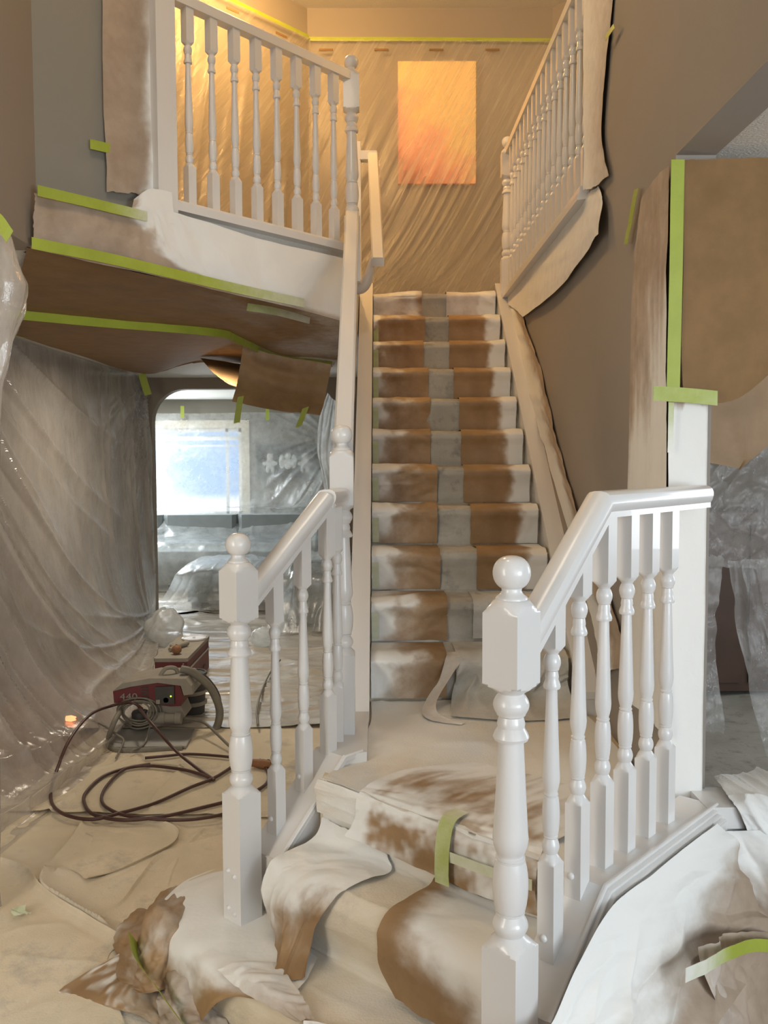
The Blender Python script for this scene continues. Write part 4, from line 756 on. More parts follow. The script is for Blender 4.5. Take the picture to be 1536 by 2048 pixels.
# mottled paper hanging over the landing nose
lab_paper('mottled brown paper hanging over the edge of the landing', 'paper',
    [[uvz(0.86, 0.74, 0.616), uvz(0.90, 0.50, 0.616), uvz(0.92, 0.22, 0.616)]] + flight_rows(0.86, 0.20, [(0.66, 0.617), (0.50, 0.617), (0.447, 0.608), (0.425, 0.58), (0.415, 0.53)], 3) + [[uvz(0.395, 0.88, 0.478), uvz(0.41, 0.52, 0.455), uvz(0.42, 0.19, 0.46)]],
    110, 110, 'paper', disp=lambda S, T, P: 0.002+np.abs(crumple(0.68, 0.62, 0.005, 9, 6)(S, T, P))-0.012*sstep(0.8, 1, T)*np.sin(S*6),
    spray=lambda S, T, P: np.clip(0.66+0.85*fbm(S*5+T*2, T*5, 5)+0.35*vnoise(S*40, T*14, 4)-0.35*sstep(0.5, 0.8, T)*sstep(0.0, 0.15, S)+0.5*sstep(0.12, 0.0, S)+0.35*sstep(0.25, 0.0, T), 0, 1.2), ragged=0.012)
ribbon('masking_tape', [uvz(0.50, 0.50, 0.627), uvz(0.44, 0.50, 0.618), uvz(0.408, 0.495, 0.57), uvz(0.395, 0.49, 0.50), uvz(0.39, 0.485, 0.45)], V3, 0.05, -D3*0.010+Z3*0.006, 'faded green tape stuck down the front of the mottled landing paper', 'tapes on the landing papers', spray=[0.6, 0.3, 0.3, 0.4], n=20)
ribbon('masking_tape', [uvz(0.405, 0.47, 0.535), uvz(0.408, 0.33, 0.535), uvz(0.410, 0.2, 0.54)], Z3, 0.03, -D3*0.012, 'faint green tape running sideways across the landing riser paper', 'tapes on the landing papers', spray=0.55, n=16)
# left sheet on step two, brown tail hanging to step one
lab_paper('white sprayed paper on the second step with a brown pointed tail beside the short railing', 'paper',
    [[uvz(0.445, 1.03, 0.48), uvz(0.44, 0.90, 0.47), uvz(0.44, 0.74, 0.44)], [uvz(0.41, 1.03, 0.425), uvz(0.40, 0.88, 0.415), uvz(0.41, 0.70, 0.415)], [uvz(0.30, 1.025, 0.417), uvz(0.30, 0.86, 0.417), uvz(0.32, 0.70, 0.417)], [uvz(0.215, 1.02, 0.41), uvz(0.215, 0.86, 0.412), uvz(0.225, 0.72, 0.412)],
     [uvz(0.185, 1.02, 0.36), uvz(0.175, 0.86, 0.37), uvz(0.180, 0.74, 0.375)], [uvz(0.195, 1.00, 0.29), uvz(0.165, 0.87, 0.30), uvz(0.175, 0.78, 0.31)], [uvz(0.20, 0.96, 0.225), uvz(0.12, 0.86, 0.225), uvz(0.155, 0.79, 0.23)], [uvz(0.18, 0.93, 0.196), uvz(0.04, 0.80, 0.196), uvz(0.10, 0.75, 0.198)]],
    110, 90, 'paper', disp=lambda S, T, P: 0.004+np.abs(crumple(0.35, 0.6, 0.008, 9, 9)(S, T, P)) + 0.015*ridge(S*2.5+T, T, 3, 2)*sstep(0.5, 0.7, T), spray=lambda S, T, P: 1.15*sstep(0.95, 0.30, T+0.25*S-0.1+0.15*fbm(S*6, T*6, 2)), ragged=0.012)
# right sheet on step two
lab_paper('brown and white paper folded over the second step beside the tallest newel', 'paper',
    flight_rows(0.55, 0.08, [(0.435, 0.43), (0.40, 0.416), (0.32, 0.418), (0.235, 0.416), (0.19, 0.385), (0.183, 0.33), (0.195, 0.27)], 3) + [[uvz(0.20, 0.50, 0.205), uvz(0.19, 0.36, 0.200), uvz(0.205, 0.10, 0.205)]],
    110, 90, 'paper', disp=lambda S, T, P: 0.002+np.abs(crumple(0.47, 0.5, 0.005, 7, 3)(S, T, P)), spray=lambda S, T, P: 1.15*sstep(0.85, 0.15, T-0.35*S+0.15*fbm(S*7, T*7, 6))*sstep(0.0, 0.3, S+0.1*fbm(T*8, S*3, 2))+0.45*sstep(0.5, 0.95, S), ragged=0.012)
# paper round the short railing's newel on the bottom step
lab_paper('white sprayed paper spread on the bottom step round the foot of the short railing newel', 'paper',
    [[uvz(0.60, 1.48, 0.10), uvz(0.52, 1.30, 0.19), uvz(0.42, 1.12, 0.19), uvz(0.24, 0.98, 0.192), uvz(0.20, 0.80, 0.192)],
     [uvz(0.45, 1.55, 0.14), uvz(0.38, 1.38, 0.192), uvz(0.28, 1.19, 0.192), uvz(0.14, 0.98, 0.194), uvz(0.09, 0.74, 0.196)],
     [uvz(0.27, 1.54, 0.165), uvz(0.20, 1.38, 0.192), uvz(0.14, 1.19, 0.192), uvz(0.04, 1.00, 0.194), uvz(0.02, 0.72, 0.200)],
     [uvz(0.09, 1.46, 0.165), uvz(0.05, 1.35, 0.182), uvz(0.01, 1.20, 0.184), uvz(-0.025, 1.01, 0.182), uvz(-0.02, 0.76, 0.192)],
     [uvz(0.02, 1.46, 0.10), uvz(-0.01, 1.36, 0.11), uvz(-0.035, 1.20, 0.115), uvz(-0.05, 1.02, 0.115), uvz(-0.04, 0.86, 0.165)],
     [uvz(0.0, 1.47, 0.035), uvz(-0.03, 1.36, 0.03), uvz(-0.05, 1.20, 0.03), uvz(-0.065, 1.03, 0.03), uvz(-0.055, 0.93, 0.14)]],
    110, 130, 'paper', disp=lambda S, T, P: 0.003+np.abs(crumple(0.8, 0.6, 0.0065, 8, 7)(S, T, P))*sstep(0.15, 0.5, np.abs(S-0.45)+np.abs(T-0.25)), spray=lambda S, T, P: 1.2*sstep(1.0, 0.45, T+0.55*np.maximum(0, S-0.72)+0.2*fbm(S*6, T*6, 2)), ragged=0.010)
lab_paper('small folded brown paper corner lying in front of the bottom step newel', 'paper',
    [[uvz(0.10, 0.86, 0.205), uvz(0.03, 0.70, 0.215), uvz(-0.005, 0.60, 0.20)], [uvz(0.0, 0.92, 0.225), uvz(-0.03, 0.78, 0.232), uvz(-0.02, 0.62, 0.198)], [uvz(-0.035, 0.97, 0.20), uvz(-0.045, 0.84, 0.195), uvz(-0.03, 0.64, 0.188)]], 40, 50, 'paper_grey', disp=lambda S, T, P: np.abs(crumple(0.35, 0.15, 0.010, 13, 2)(S, T, P)), spray=lambda S, T, P: 0.55*sstep(1, 0.2, S)+0.2, ragged=0.02)
# crumpled heap of brown paper left of the bottom step
def heap(lu, lv, a, fq, seed): return lambda S, T, P: (a*(facet(S*lu*fq+0.3*fbm(S*3, T*3, 1), T*lv*fq, seed)+0.5*facet(S*lu*fq*2.2, T*lv*fq*2.2, seed+2)-0.5)+a*1.6*fbm(S*lu*5, T*lv*5, seed))
fz = lambda x, y, z: at_z(x, y, z)
lab_paper('crumpled brown paper heap at the corner of the bottom step', 'paper',
    [[fz(265, 1835, 0.02), fz(330, 1800, 0.10), fz(390, 1768, 0.15), fz(440, 1745, 0.06)], [fz(240, 1880, 0.03), fz(300, 1860, 0.16), fz(345, 1840, 0.19), fz(410, 1800, 0.10)], [fz(235, 1930, 0.02), fz(290, 1930, 0.11), fz(335, 1915, 0.13), fz(375, 1880, 0.13)], [fz(255, 1985, 0.02), fz(300, 1985, 0.05), fz(340, 1970, 0.06), fz(365, 1940, 0.08)]],
    90, 90, 'paper', disp=lambda S, T, P: np.abs(heap(0.5, 0.5, 0.045, 5.5, 4)(S, T, P)), spray=lambda S, T, P: 0.12+0.5*fbm(S*4, T*4, 3), ragged=0.02)
lab_paper('flat pointed brown paper with scraped white paint on the drop cloth', 'paper',
    [[fz(270, 1905, 0.02), fz(310, 1905, 0.05), fz(350, 1915, 0.06)], [fz(190, 1945, 0.015), fz(270, 1955, 0.03), fz(345, 1965, 0.05)], [fz(122, 1983, 0.015), fz(235, 2010, 0.02), fz(345, 2030, 0.03)], [fz(125, 1990, 0.012), fz(230, 2022, 0.015), fz(320, 2055, 0.02)]], 70, 80, 'paper', disp=lambda S, T, P: np.abs(crumple(0.45, 0.3, 0.012, 10, 5)(S, T, P)), spray=lambda S, T, P: np.clip(0.28+1.3*vnoise(S*26, T*9, 3)*sstep(0.8, 0.2, S), 0, 0.9), ragged=0.015)
lab_paper('crumpled grey paper sheet at the foot of the bottom step', 'paper',
    [[fz(350, 1925, 0.06), fz(385, 1920, 0.10), fz(415, 1940, 0.08)], [fz(325, 1975, 0.04), fz(370, 1975, 0.10), fz(428, 1980, 0.07)], [fz(318, 2020, 0.03), fz(375, 2025, 0.06), fz(445, 2030, 0.04)], [fz(320, 2075, 0.015), fz(390, 2080, 0.02), fz(470, 2080, 0.015)]], 80, 80, 'paper_grey', disp=lambda S, T, P: np.abs(heap(0.4, 0.5, 0.026, 8, 7)(S, T, P)), spray=lambda S, T, P: 0.25+0.3*fbm(S*5, T*5, 1), ragged=0.02)
ribbon('masking_tape', [uvz(-0.03, 1.40, 0.135), uvz(-0.085, 1.28, 0.125), uvz(-0.105, 1.14, 0.10), uvz(-0.115, 1.02, 0.065), uvz(-0.12, 0.90, 0.035)], Z3*0.8-D3*0.5, 0.06, -D3*0.012+Z3*0.006, 'green tape curving along the front of the bottom step', 'tapes on the landing papers', spray=[0.1, 0.2, 0.1, 0], n=30)
lab_paper('torn dusty paper scrap between the bottom step and the tallest newel', 'paper',
    [[uvz(-0.02, 0.62, 0.195), uvz(0.04, 0.47, 0.195), uvz(0.12, 0.18, 0.197)], [uvz(-0.055, 0.60, 0.15), uvz(-0.02, 0.42, 0.196), uvz(0.03, 0.16, 0.197)], [uvz(-0.075, 0.60, 0.03), uvz(-0.07, 0.38, 0.04), uvz(-0.08, 0.16, 0.05)], [uvz(-0.16, 0.62, 0.022), uvz(-0.17, 0.40, 0.022), uvz(-0.19, 0.18, 0.022)]], 70, 70, 'paper_grey', disp=lambda S, T, P: 0.004+np.abs(crumple(0.45, 0.3, 0.006, 8, 1)(S, T, P)), spray=lambda S, T, P: 0.55+0.9*fbm(S*7, T*7, 5), ragged=0.015)
# skirt of paper outside the right curb
ctop = px_pl([(1072, 2085), (1106, 2040), (1153, 1932), (1224, 1812), (1304, 1748), (1376, 1690), (1434, 1646)], R0, 0.098)
cm1 = px_pl([(1080, 2110), (1140, 2070), (1200, 1980), (1280, 1880), (1360, 1810), (1425, 1745), (1480, 1700)], R0, 0.125)
cm2 = px_pl([(1100, 2150), (1180, 2120), (1260, 2050), (1340, 1960), (1415, 1880), (1480, 1805), (1540, 1750)], R0, 0.165)
cbt = px_pl([(1120, 2250), (1220, 2230), (1320, 2160), (1410, 2060), (1490, 1960), (1560, 1870), (1640, 1800)], R0, 0.24)
lab_paper('large white sprayed paper skirt outside the right curb, brown towards its lower corner', 'paper', [ctop, cm1, cm2, cbt], 170, 230, 'paper_grey',
    disp=lambda S, T, P: 0.002+np.abs(crumple(1.0, 0.55, 0.016, 5.5, 5, 0.3)(S, T, P))*sstep(0.0, 0.2, T)+0.02*ridge(S*2.2+T*1.5, T*1.2-S, 4, 2)*sstep(0.1, 0.4, T), spray=lambda S, T, P: 1.25*sstep(1.05, 0.40, T*0.9+0.55*S-0.05+0.2*fbm(S*5, T*4, 3)), ragged=0.006)
gtp = [at_pl(x, y, R0, of) for x, y, of in ((1340, 1935, 0.185), (1390, 1908, 0.195), (1430, 1888, 0.205), (1480, 1876, 0.215), (1560, 1884, 0.225))]
ribbon('masking_tape', gtp, Z3, 0.034, (0.02, -0.055, 0.012), 'curving green tape on the paper skirt outside the right curb', None, spray=[0.75, 0.5, 0.1, 0, 0], n=40, wob=0.01)
lab_paper('brown crumpled paper corner under the green tape outside the right curb', 'paper',
    [[p+Z3*0.02 for p in gtp[1:]], [p-V3*0.03-Z3*0.12+D3*0.02 for p in gtp[1:]], [p-V3*0.05-Z3*0.24+D3*0.04 for p in gtp[1:]], [(p-V3*0.12+D3*0.05)*np.array([1, 1, 0])+Z3*0.03 for p in gtp[1:]]], 80, 90, 'paper_grey', disp=lambda S, T, P: np.abs(heap(0.5, 0.4, 0.03, 7, 2)(S, T, P)), spray=lambda S, T, P: 0.30*sstep(0.6, 0, S)+0.05, ragged=0.01)
lab_paper('white paper over the outer corner of the low ledge', 'paper', [[(0.945, 2.452, 0.595), (1.1, 2.44, 0.60), (1.4, 2.43, 0.60)], [(0.98, 2.41, 0.50), (1.15, 2.38, 0.50), (1.45, 2.36, 0.5)], [(1.05, 2.36, 0.30), (1.2, 2.32, 0.3), (1.5, 2.3, 0.3)], [(1.08, 2.3, 0.02), (1.25, 2.25, 0.02), (1.55, 2.22, 0.02)]], 70, 70, 'paper_grey', disp=lambda S, T, P: np.abs(heap(0.5, 0.6, 0.02, 6, 4)(S, T, P)), spray=lambda S, T, P: 1.15*sstep(0.55, 0.1, T+0.3*S-0.1+0.2*fbm(S*5, T*5, 2)))

# ================================================================ FLOOR CLOTHS
def folds(P, lines):
    h = np.zeros(P.shape[:2]); X, Y = P[..., 0], P[..., 1]
    for pts, a, wd in lines:
        q = cr(np.array([at_z(x, y, 0.0)[:2] for x, y in pts]), max(2, 6*len(pts))); d = np.full(X.shape, 9.0)
        sg = np.ones(X.shape)
        for (x0, y0), (x1, y1) in zip(q[:-1], q[1:]):
            t = np.clip(((X-x0)*(x1-x0)+(Y-y0)*(y1-y0))/((x1-x0)**2+(y1-y0)**2+1e-12), 0, 1); e = np.hypot(X-x0-t*(x1-x0), Y-y0-t*(y1-y0))
            side = (x1-x0)*(Y-y0)-(y1-y0)*(X-x0); sg = np.where(e < d, side, sg); d = np.minimum(d, e)
        ends = np.minimum(np.hypot(X-q[0][0], Y-q[0][1]), np.hypot(X-q[-1][0], Y-q[-1][1])); fade = sstep(0.0, 0.12, ends)
        h = np.maximum(h, fade*a*1.5*np.where(sg > 0, np.exp(-(d/(wd*2.2))), np.exp(-(d/(wd*0.45))**2)))
    return h
FL = [([(446, 1678), (380, 1700), (310, 1728), (250, 1810), (205, 1838)], 0.014, 0.008), ([(300, 1640), (352, 1662), (350, 1690), (310, 1715), (240, 1750), (180, 1765)], 0.010, 0.008),
      ([(175, 1640), (140, 1690), (98, 1735)], 0.014, 0.009), ([(98, 1735), (82, 1790), (130, 1825), (180, 1855), (240, 1885)], 0.036, 0.014), ([(0, 1728), (45, 1745), (70, 1770), (84, 1792)], 0.014, 0.009),
      ([(60, 1850), (58, 1950), (52, 2060)], 0.007, 0.008), ([(110, 1940), (85, 1965)], 0.014, 0.012), ([(130, 1730), (100, 1775)], 0.018, 0.014), ([(330, 1800), (360, 1720), (420, 1650)], 0.006, 0.010), ([(0, 1880), (60, 1850), (110, 1830)], 0.008, 0.02)]
thing_sheet('drop_cloth', 'large beige canvas drop cloth with creases on the floor beside the bottom step', 'drop cloth',
    [[(-2.45, 1.6, 0.006), (-0.2, 1.6, 0.006), (0.05, 1.6, 0.006)], [(-2.3, 3.0, 0.006), (-1.2, 3.0, 0.006), (-0.30, 3.0, 0.006)], [(-2.1, 4.28, 0.006), (-1.2, 4.24, 0.006), (-0.22, 4.20, 0.006)]], 330, 300, 'canvas',
    disp=lambda S, T, P: 0.003+folds(P, FL)+0.006*np.maximum(0, ridge(P[..., 0]*1.6, P[..., 1]*1.6, 3, 2))+0.004*np.abs(fbm(P[..., 0]*4, P[..., 1]*4, 2)), spray=lambda S, T, P: 0.15+0.35*fbm(P[..., 0]*1.5, P[..., 1]*1.5, 6), mode='ll')
def edge_curl(S, T, P): return 0.004+0.022*np.exp(-(T/0.02)**2)*(0.7+0.6*vnoise(S*6, S*0, 3))+0.018*np.exp(-(T/0.10)**2)+0.004*np.abs(fbm(P[..., 0]*5, P[..., 1]*5, 4))+0.006*np.maximum(0, ridge(P[..., 0]*2.2+1, P[..., 1]*2.2, 6, 2))*sstep(0.1, 0.3, T)
thing_sheet('drop_cloth', 'beige canvas cloth with a rolled grey edge at the front left of the floor', 'drop cloth',
    [px_z([(-70, 1712), (40, 1744), (82, 1788), (135, 1828), (190, 1858), (245, 1888)], 0.016), px_z([(-90, 1800), (10, 1830), (60, 1860), (110, 1890), (160, 1915), (215, 1935)], 0.016), px_z([(-160, 2140), (-60, 2140), (40, 2140), (120, 2140), (200, 2140), (280, 2140)], 0.016)], 150, 150, 'canvas', disp=edge_curl, spray=lambda S, T, P: 0.1+0.3*fbm(P[..., 0]*2, P[..., 1]*2, 3))
thing_sheet('drop_cloth', 'folded over flap of beige canvas on the floor beside the short railing newel', 'drop cloth',
    [px_z([(460, 1674), (400, 1690), (318, 1722), (280, 1765), (245, 1810), (203, 1840)], 0.014), px_z([(470, 1720), (420, 1735), (360, 1770), (330, 1800), (300, 1830), (260, 1855)], 0.014), px_z([(480, 1800), (440, 1810), (400, 1830), (370, 1845), (340, 1860), (310, 1875)], 0.014)], 90, 110, 'canvas', disp=lambda S, T, P: 0.6*edge_curl(S, T, P), spray=lambda S, T, P: 0.1+0*S)
thing_sheet('drop_cloth', 'upper flap of beige canvas creased below the coiled hose', 'drop cloth',
    [px_z([(300, 1640), (352, 1662), (352, 1690), (310, 1716), (240, 1748), (175, 1765)], 0.013), px_z([(260, 1655), (300, 1668), (300, 1685), (265, 1705), (215, 1728), (150, 1745)], 0.013), px_z([(170, 1668), (185, 1675), (180, 1690), (160, 1705), (130, 1722), (105, 1735)], 0.013)], 80, 110, 'canvas', disp=lambda S, T, P: 0.6*edge_curl(S, T, P), spray=lambda S, T, P: 0.02+0*S)
FL2 = [([(150, 1560), (230, 1540), (300, 1522), (370, 1512)], 0.009, 0.015), ([(370, 1512), (350, 1560), (310, 1600), (300, 1640)], 0.009, 0.015), ([(0, 1690), (120, 1620), (190, 1570)], 0.012, 0.02)]
thing_sheet('drop_cloth', 'grey stained canvas cloth under the coiled spray hose', 'drop cloth',
    [[(-1.75, 4.05, 0.016), (-1.0, 4.0, 0.016), (-0.28, 3.95, 0.016)], [(-1.75, 4.8, 0.016), (-1.0, 4.7, 0.016), (-0.25, 4.6, 0.016)], [(-1.7, 5.5, 0.016), (-1.0, 5.5, 0.016), (-0.25, 5.5, 0.016)]], 130, 130, 'canvas',
    disp=lambda S, T, P: 0.006+folds(P, FL2)+0.006*np.maximum(0, ridge(P[..., 0]*1.8+3, P[..., 1]*1.8, 5, 2)), spray=lambda S, T, P: 0.05+0*S, mode='ll', ragged=0.01)
thing_sheet('drop_cloth', 'shiny wrinkled plastic sheet on the floor towards the archway', 'plastic sheet',
    [[(-2.0, 5.3, 0.022), (-1.0, 5.3, 0.022), (-0.20, 5.3, 0.022)], [(-2.2, 7.2, 0.022), (-1.1, 7.2, 0.022), (-0.20, 7.2, 0.022)], [(-2.4, 9.25, 0.022), (-1.3, 9.25, 0.022), (-0.20, 9.25, 0.022)]], 190, 140, 'floor_film',
    disp=lambda S, T, P: 0.006+0.045*np.maximum(0, ridge(P[..., 0]*0.8, P[..., 1]*2.6, 3, 3))*0.6+0.012*np.abs(fbm(P[..., 0]*4, P[..., 1]*6, 5)), mode='ll')
thing_sheet('drop_cloth', 'grey plastic sheet over the living room floor beyond the archway', 'plastic sheet',
    [[(-4.4, 9.3, 0.02), (0.5, 9.3, 0.02)], [(-4.4, 12.4, 0.02), (0.5, 12.4, 0.02)]], 70, 100, 'floor_film', disp=lambda S, T, P: 0.004+0.03*np.maximum(0, ridge(P[..., 0]*0.8, P[..., 1]*2.2, 7, 2)), mode='ll')
p = fz(33, 1830, 0.03); thing_sheet('paper_scrap', 'small torn yellowish tape scrap lying on the beige drop cloth', 'scrap', [[p+np.array([-0.03, 0.03, 0.006]), p+np.array([0.02, 0.035, 0.02])], [p+np.array([-0.02, 0.0, 0.012]), p+np.array([0.035, 0.0, 0.006])], [p+np.array([0.0, -0.02, 0.004]), p+np.array([0.06, -0.01, 0.01])]], 14, 14, 'tape', disp=lambda S, T, P: 0.008*np.abs(crumple(0.1, 0.1, 0.8, 30, 2)(S, T, P)), spray=lambda S, T, P: 0.5+0*S)

# ================================================================ PAINT SPRAYER AND HOSES
SY = 5.22
def sp(px, py, Y=SY): return at_y(px, py, Y)
so = at_z(330, 1478, 0.0); so = np.array([so[0], SY, 0.03])
pr_ = empty('paint_sprayer', so, 'dusty maroon airless paint sprayer with control panel, number 440 on its side', 'paint sprayer')
def side_poly(pts, y0, y1, name, m, parent=pr_, sm=25):
    P = [sp(x, y) for x, y in pts]; n = len(P); b = MB(); v = [(q[0], y0, q[2]) for q in P]+[(q[0], y1, q[2]) for q in P]
    b.add(v, [tuple(range(n)), tuple(range(2*n-1, n-1, -1))]+[(i, n+i, n+(i+1) % n, (i+1) % n) for i in range(n)]); return b.build(name, m, parent, sm)
shell = side_poly([(226, 1383), (262, 1374), (316, 1366), (360, 1372), (366, 1392), (362, 1412), (340, 1413), (300, 1408), (228, 1406)], SY, SY+0.26, 'shroud', 'red')
side_poly([(226, 1382), (245, 1366), (300, 1356), (372, 1357), (383, 1372), (386, 1388), (368, 1390), (362, 1371), (316, 1365), (262, 1373)], SY-0.008, SY+0.27, 'top_cover', 'dust')
panel = side_poly([(311, 1373), (349, 1371), (350, 1407), (313, 1408)], SY-0.016, SY-0.002, 'control_panel', 'dark', shell)
kc = sp(333, 1399); MB().lathe([(0, 0.016), (0.02, 0.014), (0.028, 0.009)], (kc[0], SY-0.016, kc[2]), 16, 1).build('dial', 'dust', pr_, 40)
for v_ in range(1): pass
o = bpy.data.objects[-1] if False else None
lc = sp(343, 1391); MB().sphere((lc[0], SY-0.018, lc[2]), 0.0045, 10, 6).build('indicator_light', 'led', panel, 60)
kb = sp(318, 1402); MB().box((kb[0]-0.012, SY-0.022, kb[2]-0.012), (kb[0]+0.01, SY-0.015, kb[2]+0.012)).build('switch', 'dust', panel)
for i in range(5):
    a_ = sp(289+i*0.6, 1376+i*6.2); MB().obox((a_[0], SY-0.003, a_[2]), (0.022, 0, 0.002), (0, 0.003, 0), (0, 0, 0.0035)).build('vent_slot', 'dark', shell)
# raised number
tcu = bpy.data.curves.new('number', 'FONT'); tcu.body = '440'; tcu.size = 0.055; tcu.extrude = 0.002; tcu.space_character = 1.05
to = bpy.data.objects.new('number_text', tcu); COL.objects.link(to); bpy.context.view_layer.update()
dg = bpy.context.evaluated_depsgraph_get(); tm = bpy.data.meshes.new_from_object(to.evaluated_get(dg)); bpy.data.objects.remove(to)
tm.materials.clear(); tm.materials.append(M['dust']); on = bpy.data.objects.new('number_marking', tm); COL.objects.link(on); on.parent = shell
tp_ = sp(240, 1399); ORG[on.name] = np.array([tp_[0], SY-0.003, tp_[2]]); on.location = ORG[on.name]-ORG[shell.name]; on.rotation_euler = (math.pi/2, 0, 0); on.scale = (1.25, 1.0, 1)
side_poly([(300, 1411), (358, 1411), (368, 1436), (352, 1450), (300, 1448), (290, 1430)], SY+0.03, SY+0.22, 'motor_housing', 'dust')
MB().lathe([(0, 0.035), (0.10, 0.035), (0.105, 0.028), (0.16, 0.028), (0.165, 0.036), (0.20, 0.036)], (sp(296, 1436)[0], SY+0.0, sp(296, 1436)[2]), 18, 0).build('pump', 'dust', pr_, 35)
MB().lathe([(0, 0.052), (0.09, 0.052), (0.10, 0.045)], (sp(272, 1462)[0], SY+0.10, 0.03), 18).build('prime_pump', 'dark', pr_, 40)
MB().tube([sp(318, 1360, SY+0.06), sp(324, 1345, SY+0.08), sp(334, 1336, SY+0.10), sp(352, 1338, SY+0.13), sp(358, 1360, SY+0.15)], 0.013, 10, 5).build('carry_handle', 'dust', pr_, 60)
f0 = lambda x, y, z=0.03: at_z(x, y, z)
MB().tube([sp(245, 1415, SY+0.02), at_z(228, 1445, 0.16), f0(216, 1482), f0(222, 1496), f0(245, 1502), f0(300, 1500), f0(365, 1497)], 0.016, 10, 6).build('skid_frame', 'hose_g', pr_, 60)
tr = [f0(232, 1462, 0.03), f0(225, 1498, 0.03), f0(372, 1496, 0.03), f0(390, 1462, 0.03)]
b = MB(); b.add([q for q in tr]+[q+Z3*0.012 for q in tr], [(0, 1, 2, 3), (7, 6, 5, 4), (0, 4, 5, 1), (1, 5, 6, 2), (2, 6, 7, 3), (3, 7, 4, 0)]); b.build('tray', 'steel', pr_)
MB().tube([sp(362, 1338, SY+0.1), sp(385, 1345, SY+0.1), sp(418, 1372, SY+0.12), sp(437, 1410, SY+0.12), sp(438, 1440, SY+0.1), sp(425, 1466, SY+0.06), sp(395, 1474, SY+0.04), sp(364, 1472, SY+0.04)], 0.024, 14, 6).build('suction_hose', 'hose_g', pr_, 60)
MB().tube([sp(378, 1345, SY+0.16), sp(410, 1352, SY+0.18), sp(436, 1385, SY+0.18), sp(441, 1420, SY+0.16), sp(430, 1460, SY+0.12)], 0.007, 8, 6).build('return_tube', 'dark', pr_, 60)
b = MB()
for i in range(5):
    a0 = rng.random()*6; c_ = sp(276, 1425, SY-0.05+0.01*i); rr = 0.075+0.012*i
    b.tube([c_+np.array([rr*math.cos(a0+t)*1.05, 0.02*math.sin(2*t), rr*0.75*math.sin(a0+t)]) for t in np.linspace(0, 2*math.pi, 13)], 0.0055, 8, 4)
b.tube([sp(300, 1425, SY-0.03), sp(300, 1450, SY-0.05), at_z(288, 1488, 0.05), f0(262, 1503, 0.05)], 0.0055, 8, 6); b.build('coiled_power_cord', 'hose_g', pr_, 60)
# bucket
bp_ = sp(390, 1414, 5.55); bk = empty('paint_bucket', (bp_[0], 5.6, 0.03), 'dark banded paint bucket behind the sprayer', 'bucket'); zb_ = 0.03
MB().lathe([(zb_, 0.085), (0.28, 0.10), (0.285, 0.105), (0.295, 0.105), (0.296, 0.09), (0.29, 0.088)], (bp_[0]-0.04, 5.62, 0), 24).build('body', 'dark', bk, 40)
for zz in (0.09, 0.16, 0.23): MB().lathe([(zz, 0.0975), (zz+0.002, 0.1015), (zz+0.022, 0.103), (zz+0.024, 0.099)], (bp_[0]-0.04, 5.62, 0), 24).build('band', 'dust', bk, 40)
MB().tube([(bp_[0]-0.142, 5.62, 0.28), (bp_[0]-0.12, 5.56, 0.24), (bp_[0]-0.04, 5.51, 0.22), (bp_[0]+0.04, 5.56, 0.24), (bp_[0]+0.062, 5.62, 0.28)], 0.004, 8, 5).build('wire_handle', 'steel', bk, 60)
# red machine behind
rm_ = empty('red_machine', (-1.445, 6.38, 0.03), 'boxy red machine with dusty top behind the paint sprayer', 'machine')
def rbox(a, b_, r=0.015):
    (x0, y0, z0), (x1, y1, z1) = a, b_; P = [(x0+r, y0), (x1-r, y0), (x1, y0+r), (x1, y1-r), (x1-r, y1), (x0+r, y1), (x0, y1-r), (x0, y0+r)]; return MB().prism(P, z0, z1)
rbox((-1.56, 6.02, 0.05), (-1.335, 6.80, 0.275)).build('case', 'red', rm_, 30); rbox((-1.565, 6.015, 0.27), (-1.33, 6.805, 0.295)).build('lid', 'dust', rm_, 30)
for a_ in ((-1.54, 6.06), (-1.36, 6.06), (-1.54, 6.76), (-1.36, 6.76)): MB().lathe([(0.03, 0.018), (0.052, 0.02)], (*a_, 0), 12).build('rubber_foot', 'dark', rm_, 40)
for i in range(4): MB().box((-1.3345, 6.2+i*0.12, 0.10), (-1.332, 6.28+i*0.12, 0.112)).build('side_slot', 'dark', rm_)
MB().box((-1.335, 6.05, 0.20), (-1.33, 6.78, 0.215)).build('side_stripe', 'steel', rm_)
MB().sphere((-1.36, 6.017, 0.255), 0.006, 10, 6).build('screw_head', 'steel', rm_, 60)
sg = empty('spray_gun', (-1.45, 6.33, 0.295), 'dusty spray gun lying on the red machine', 'spray gun')
MB().tube([(-1.50, 6.22, 0.312), (-1.47, 6.30, 0.318), (-1.42, 6.42, 0.318)], [0.014, 0.016, 0.02], 10, 4).build('barrel', 'dust', sg, 60); MB().tube([(-1.47, 6.30, 0.316), (-1.52, 6.36, 0.312), (-1.535, 6.42, 0.31)], 0.012, 10, 4).build('grip', 'dust', sg, 60)
cp_ = empty('brown_cap', (-1.435, 6.15, 0.295), 'round rusty brown cap on the red machine', 'cap'); MB().sphere((-1.435, 6.15, 0.328), (0.036, 0.036, 0.033), 18, 10).build('dome', 'rust', cp_, 60); MB().lathe([(0.36, 0.008), (0.368, 0.006)], (-1.435, 6.15, 0), 10).build('nub', 'dust', cp_, 40)
ld = empty('white_lid', (-1.41, 6.66, 0.295), 'flat white lid lying on the far end of the red machine', 'lid'); MB().lathe([(0.296, 0.085), (0.300, 0.09), (0.310, 0.09), (0.312, 0.08), (0.308, 0.078)], (-1.42, 6.66, 0), 28).build('disc', 'paint', ld, 30); MB().lathe([(0.312, 0.012), (0.318, 0.010)], (-1.42, 6.66, 0), 10).build('knob', 'paint', ld, 30)
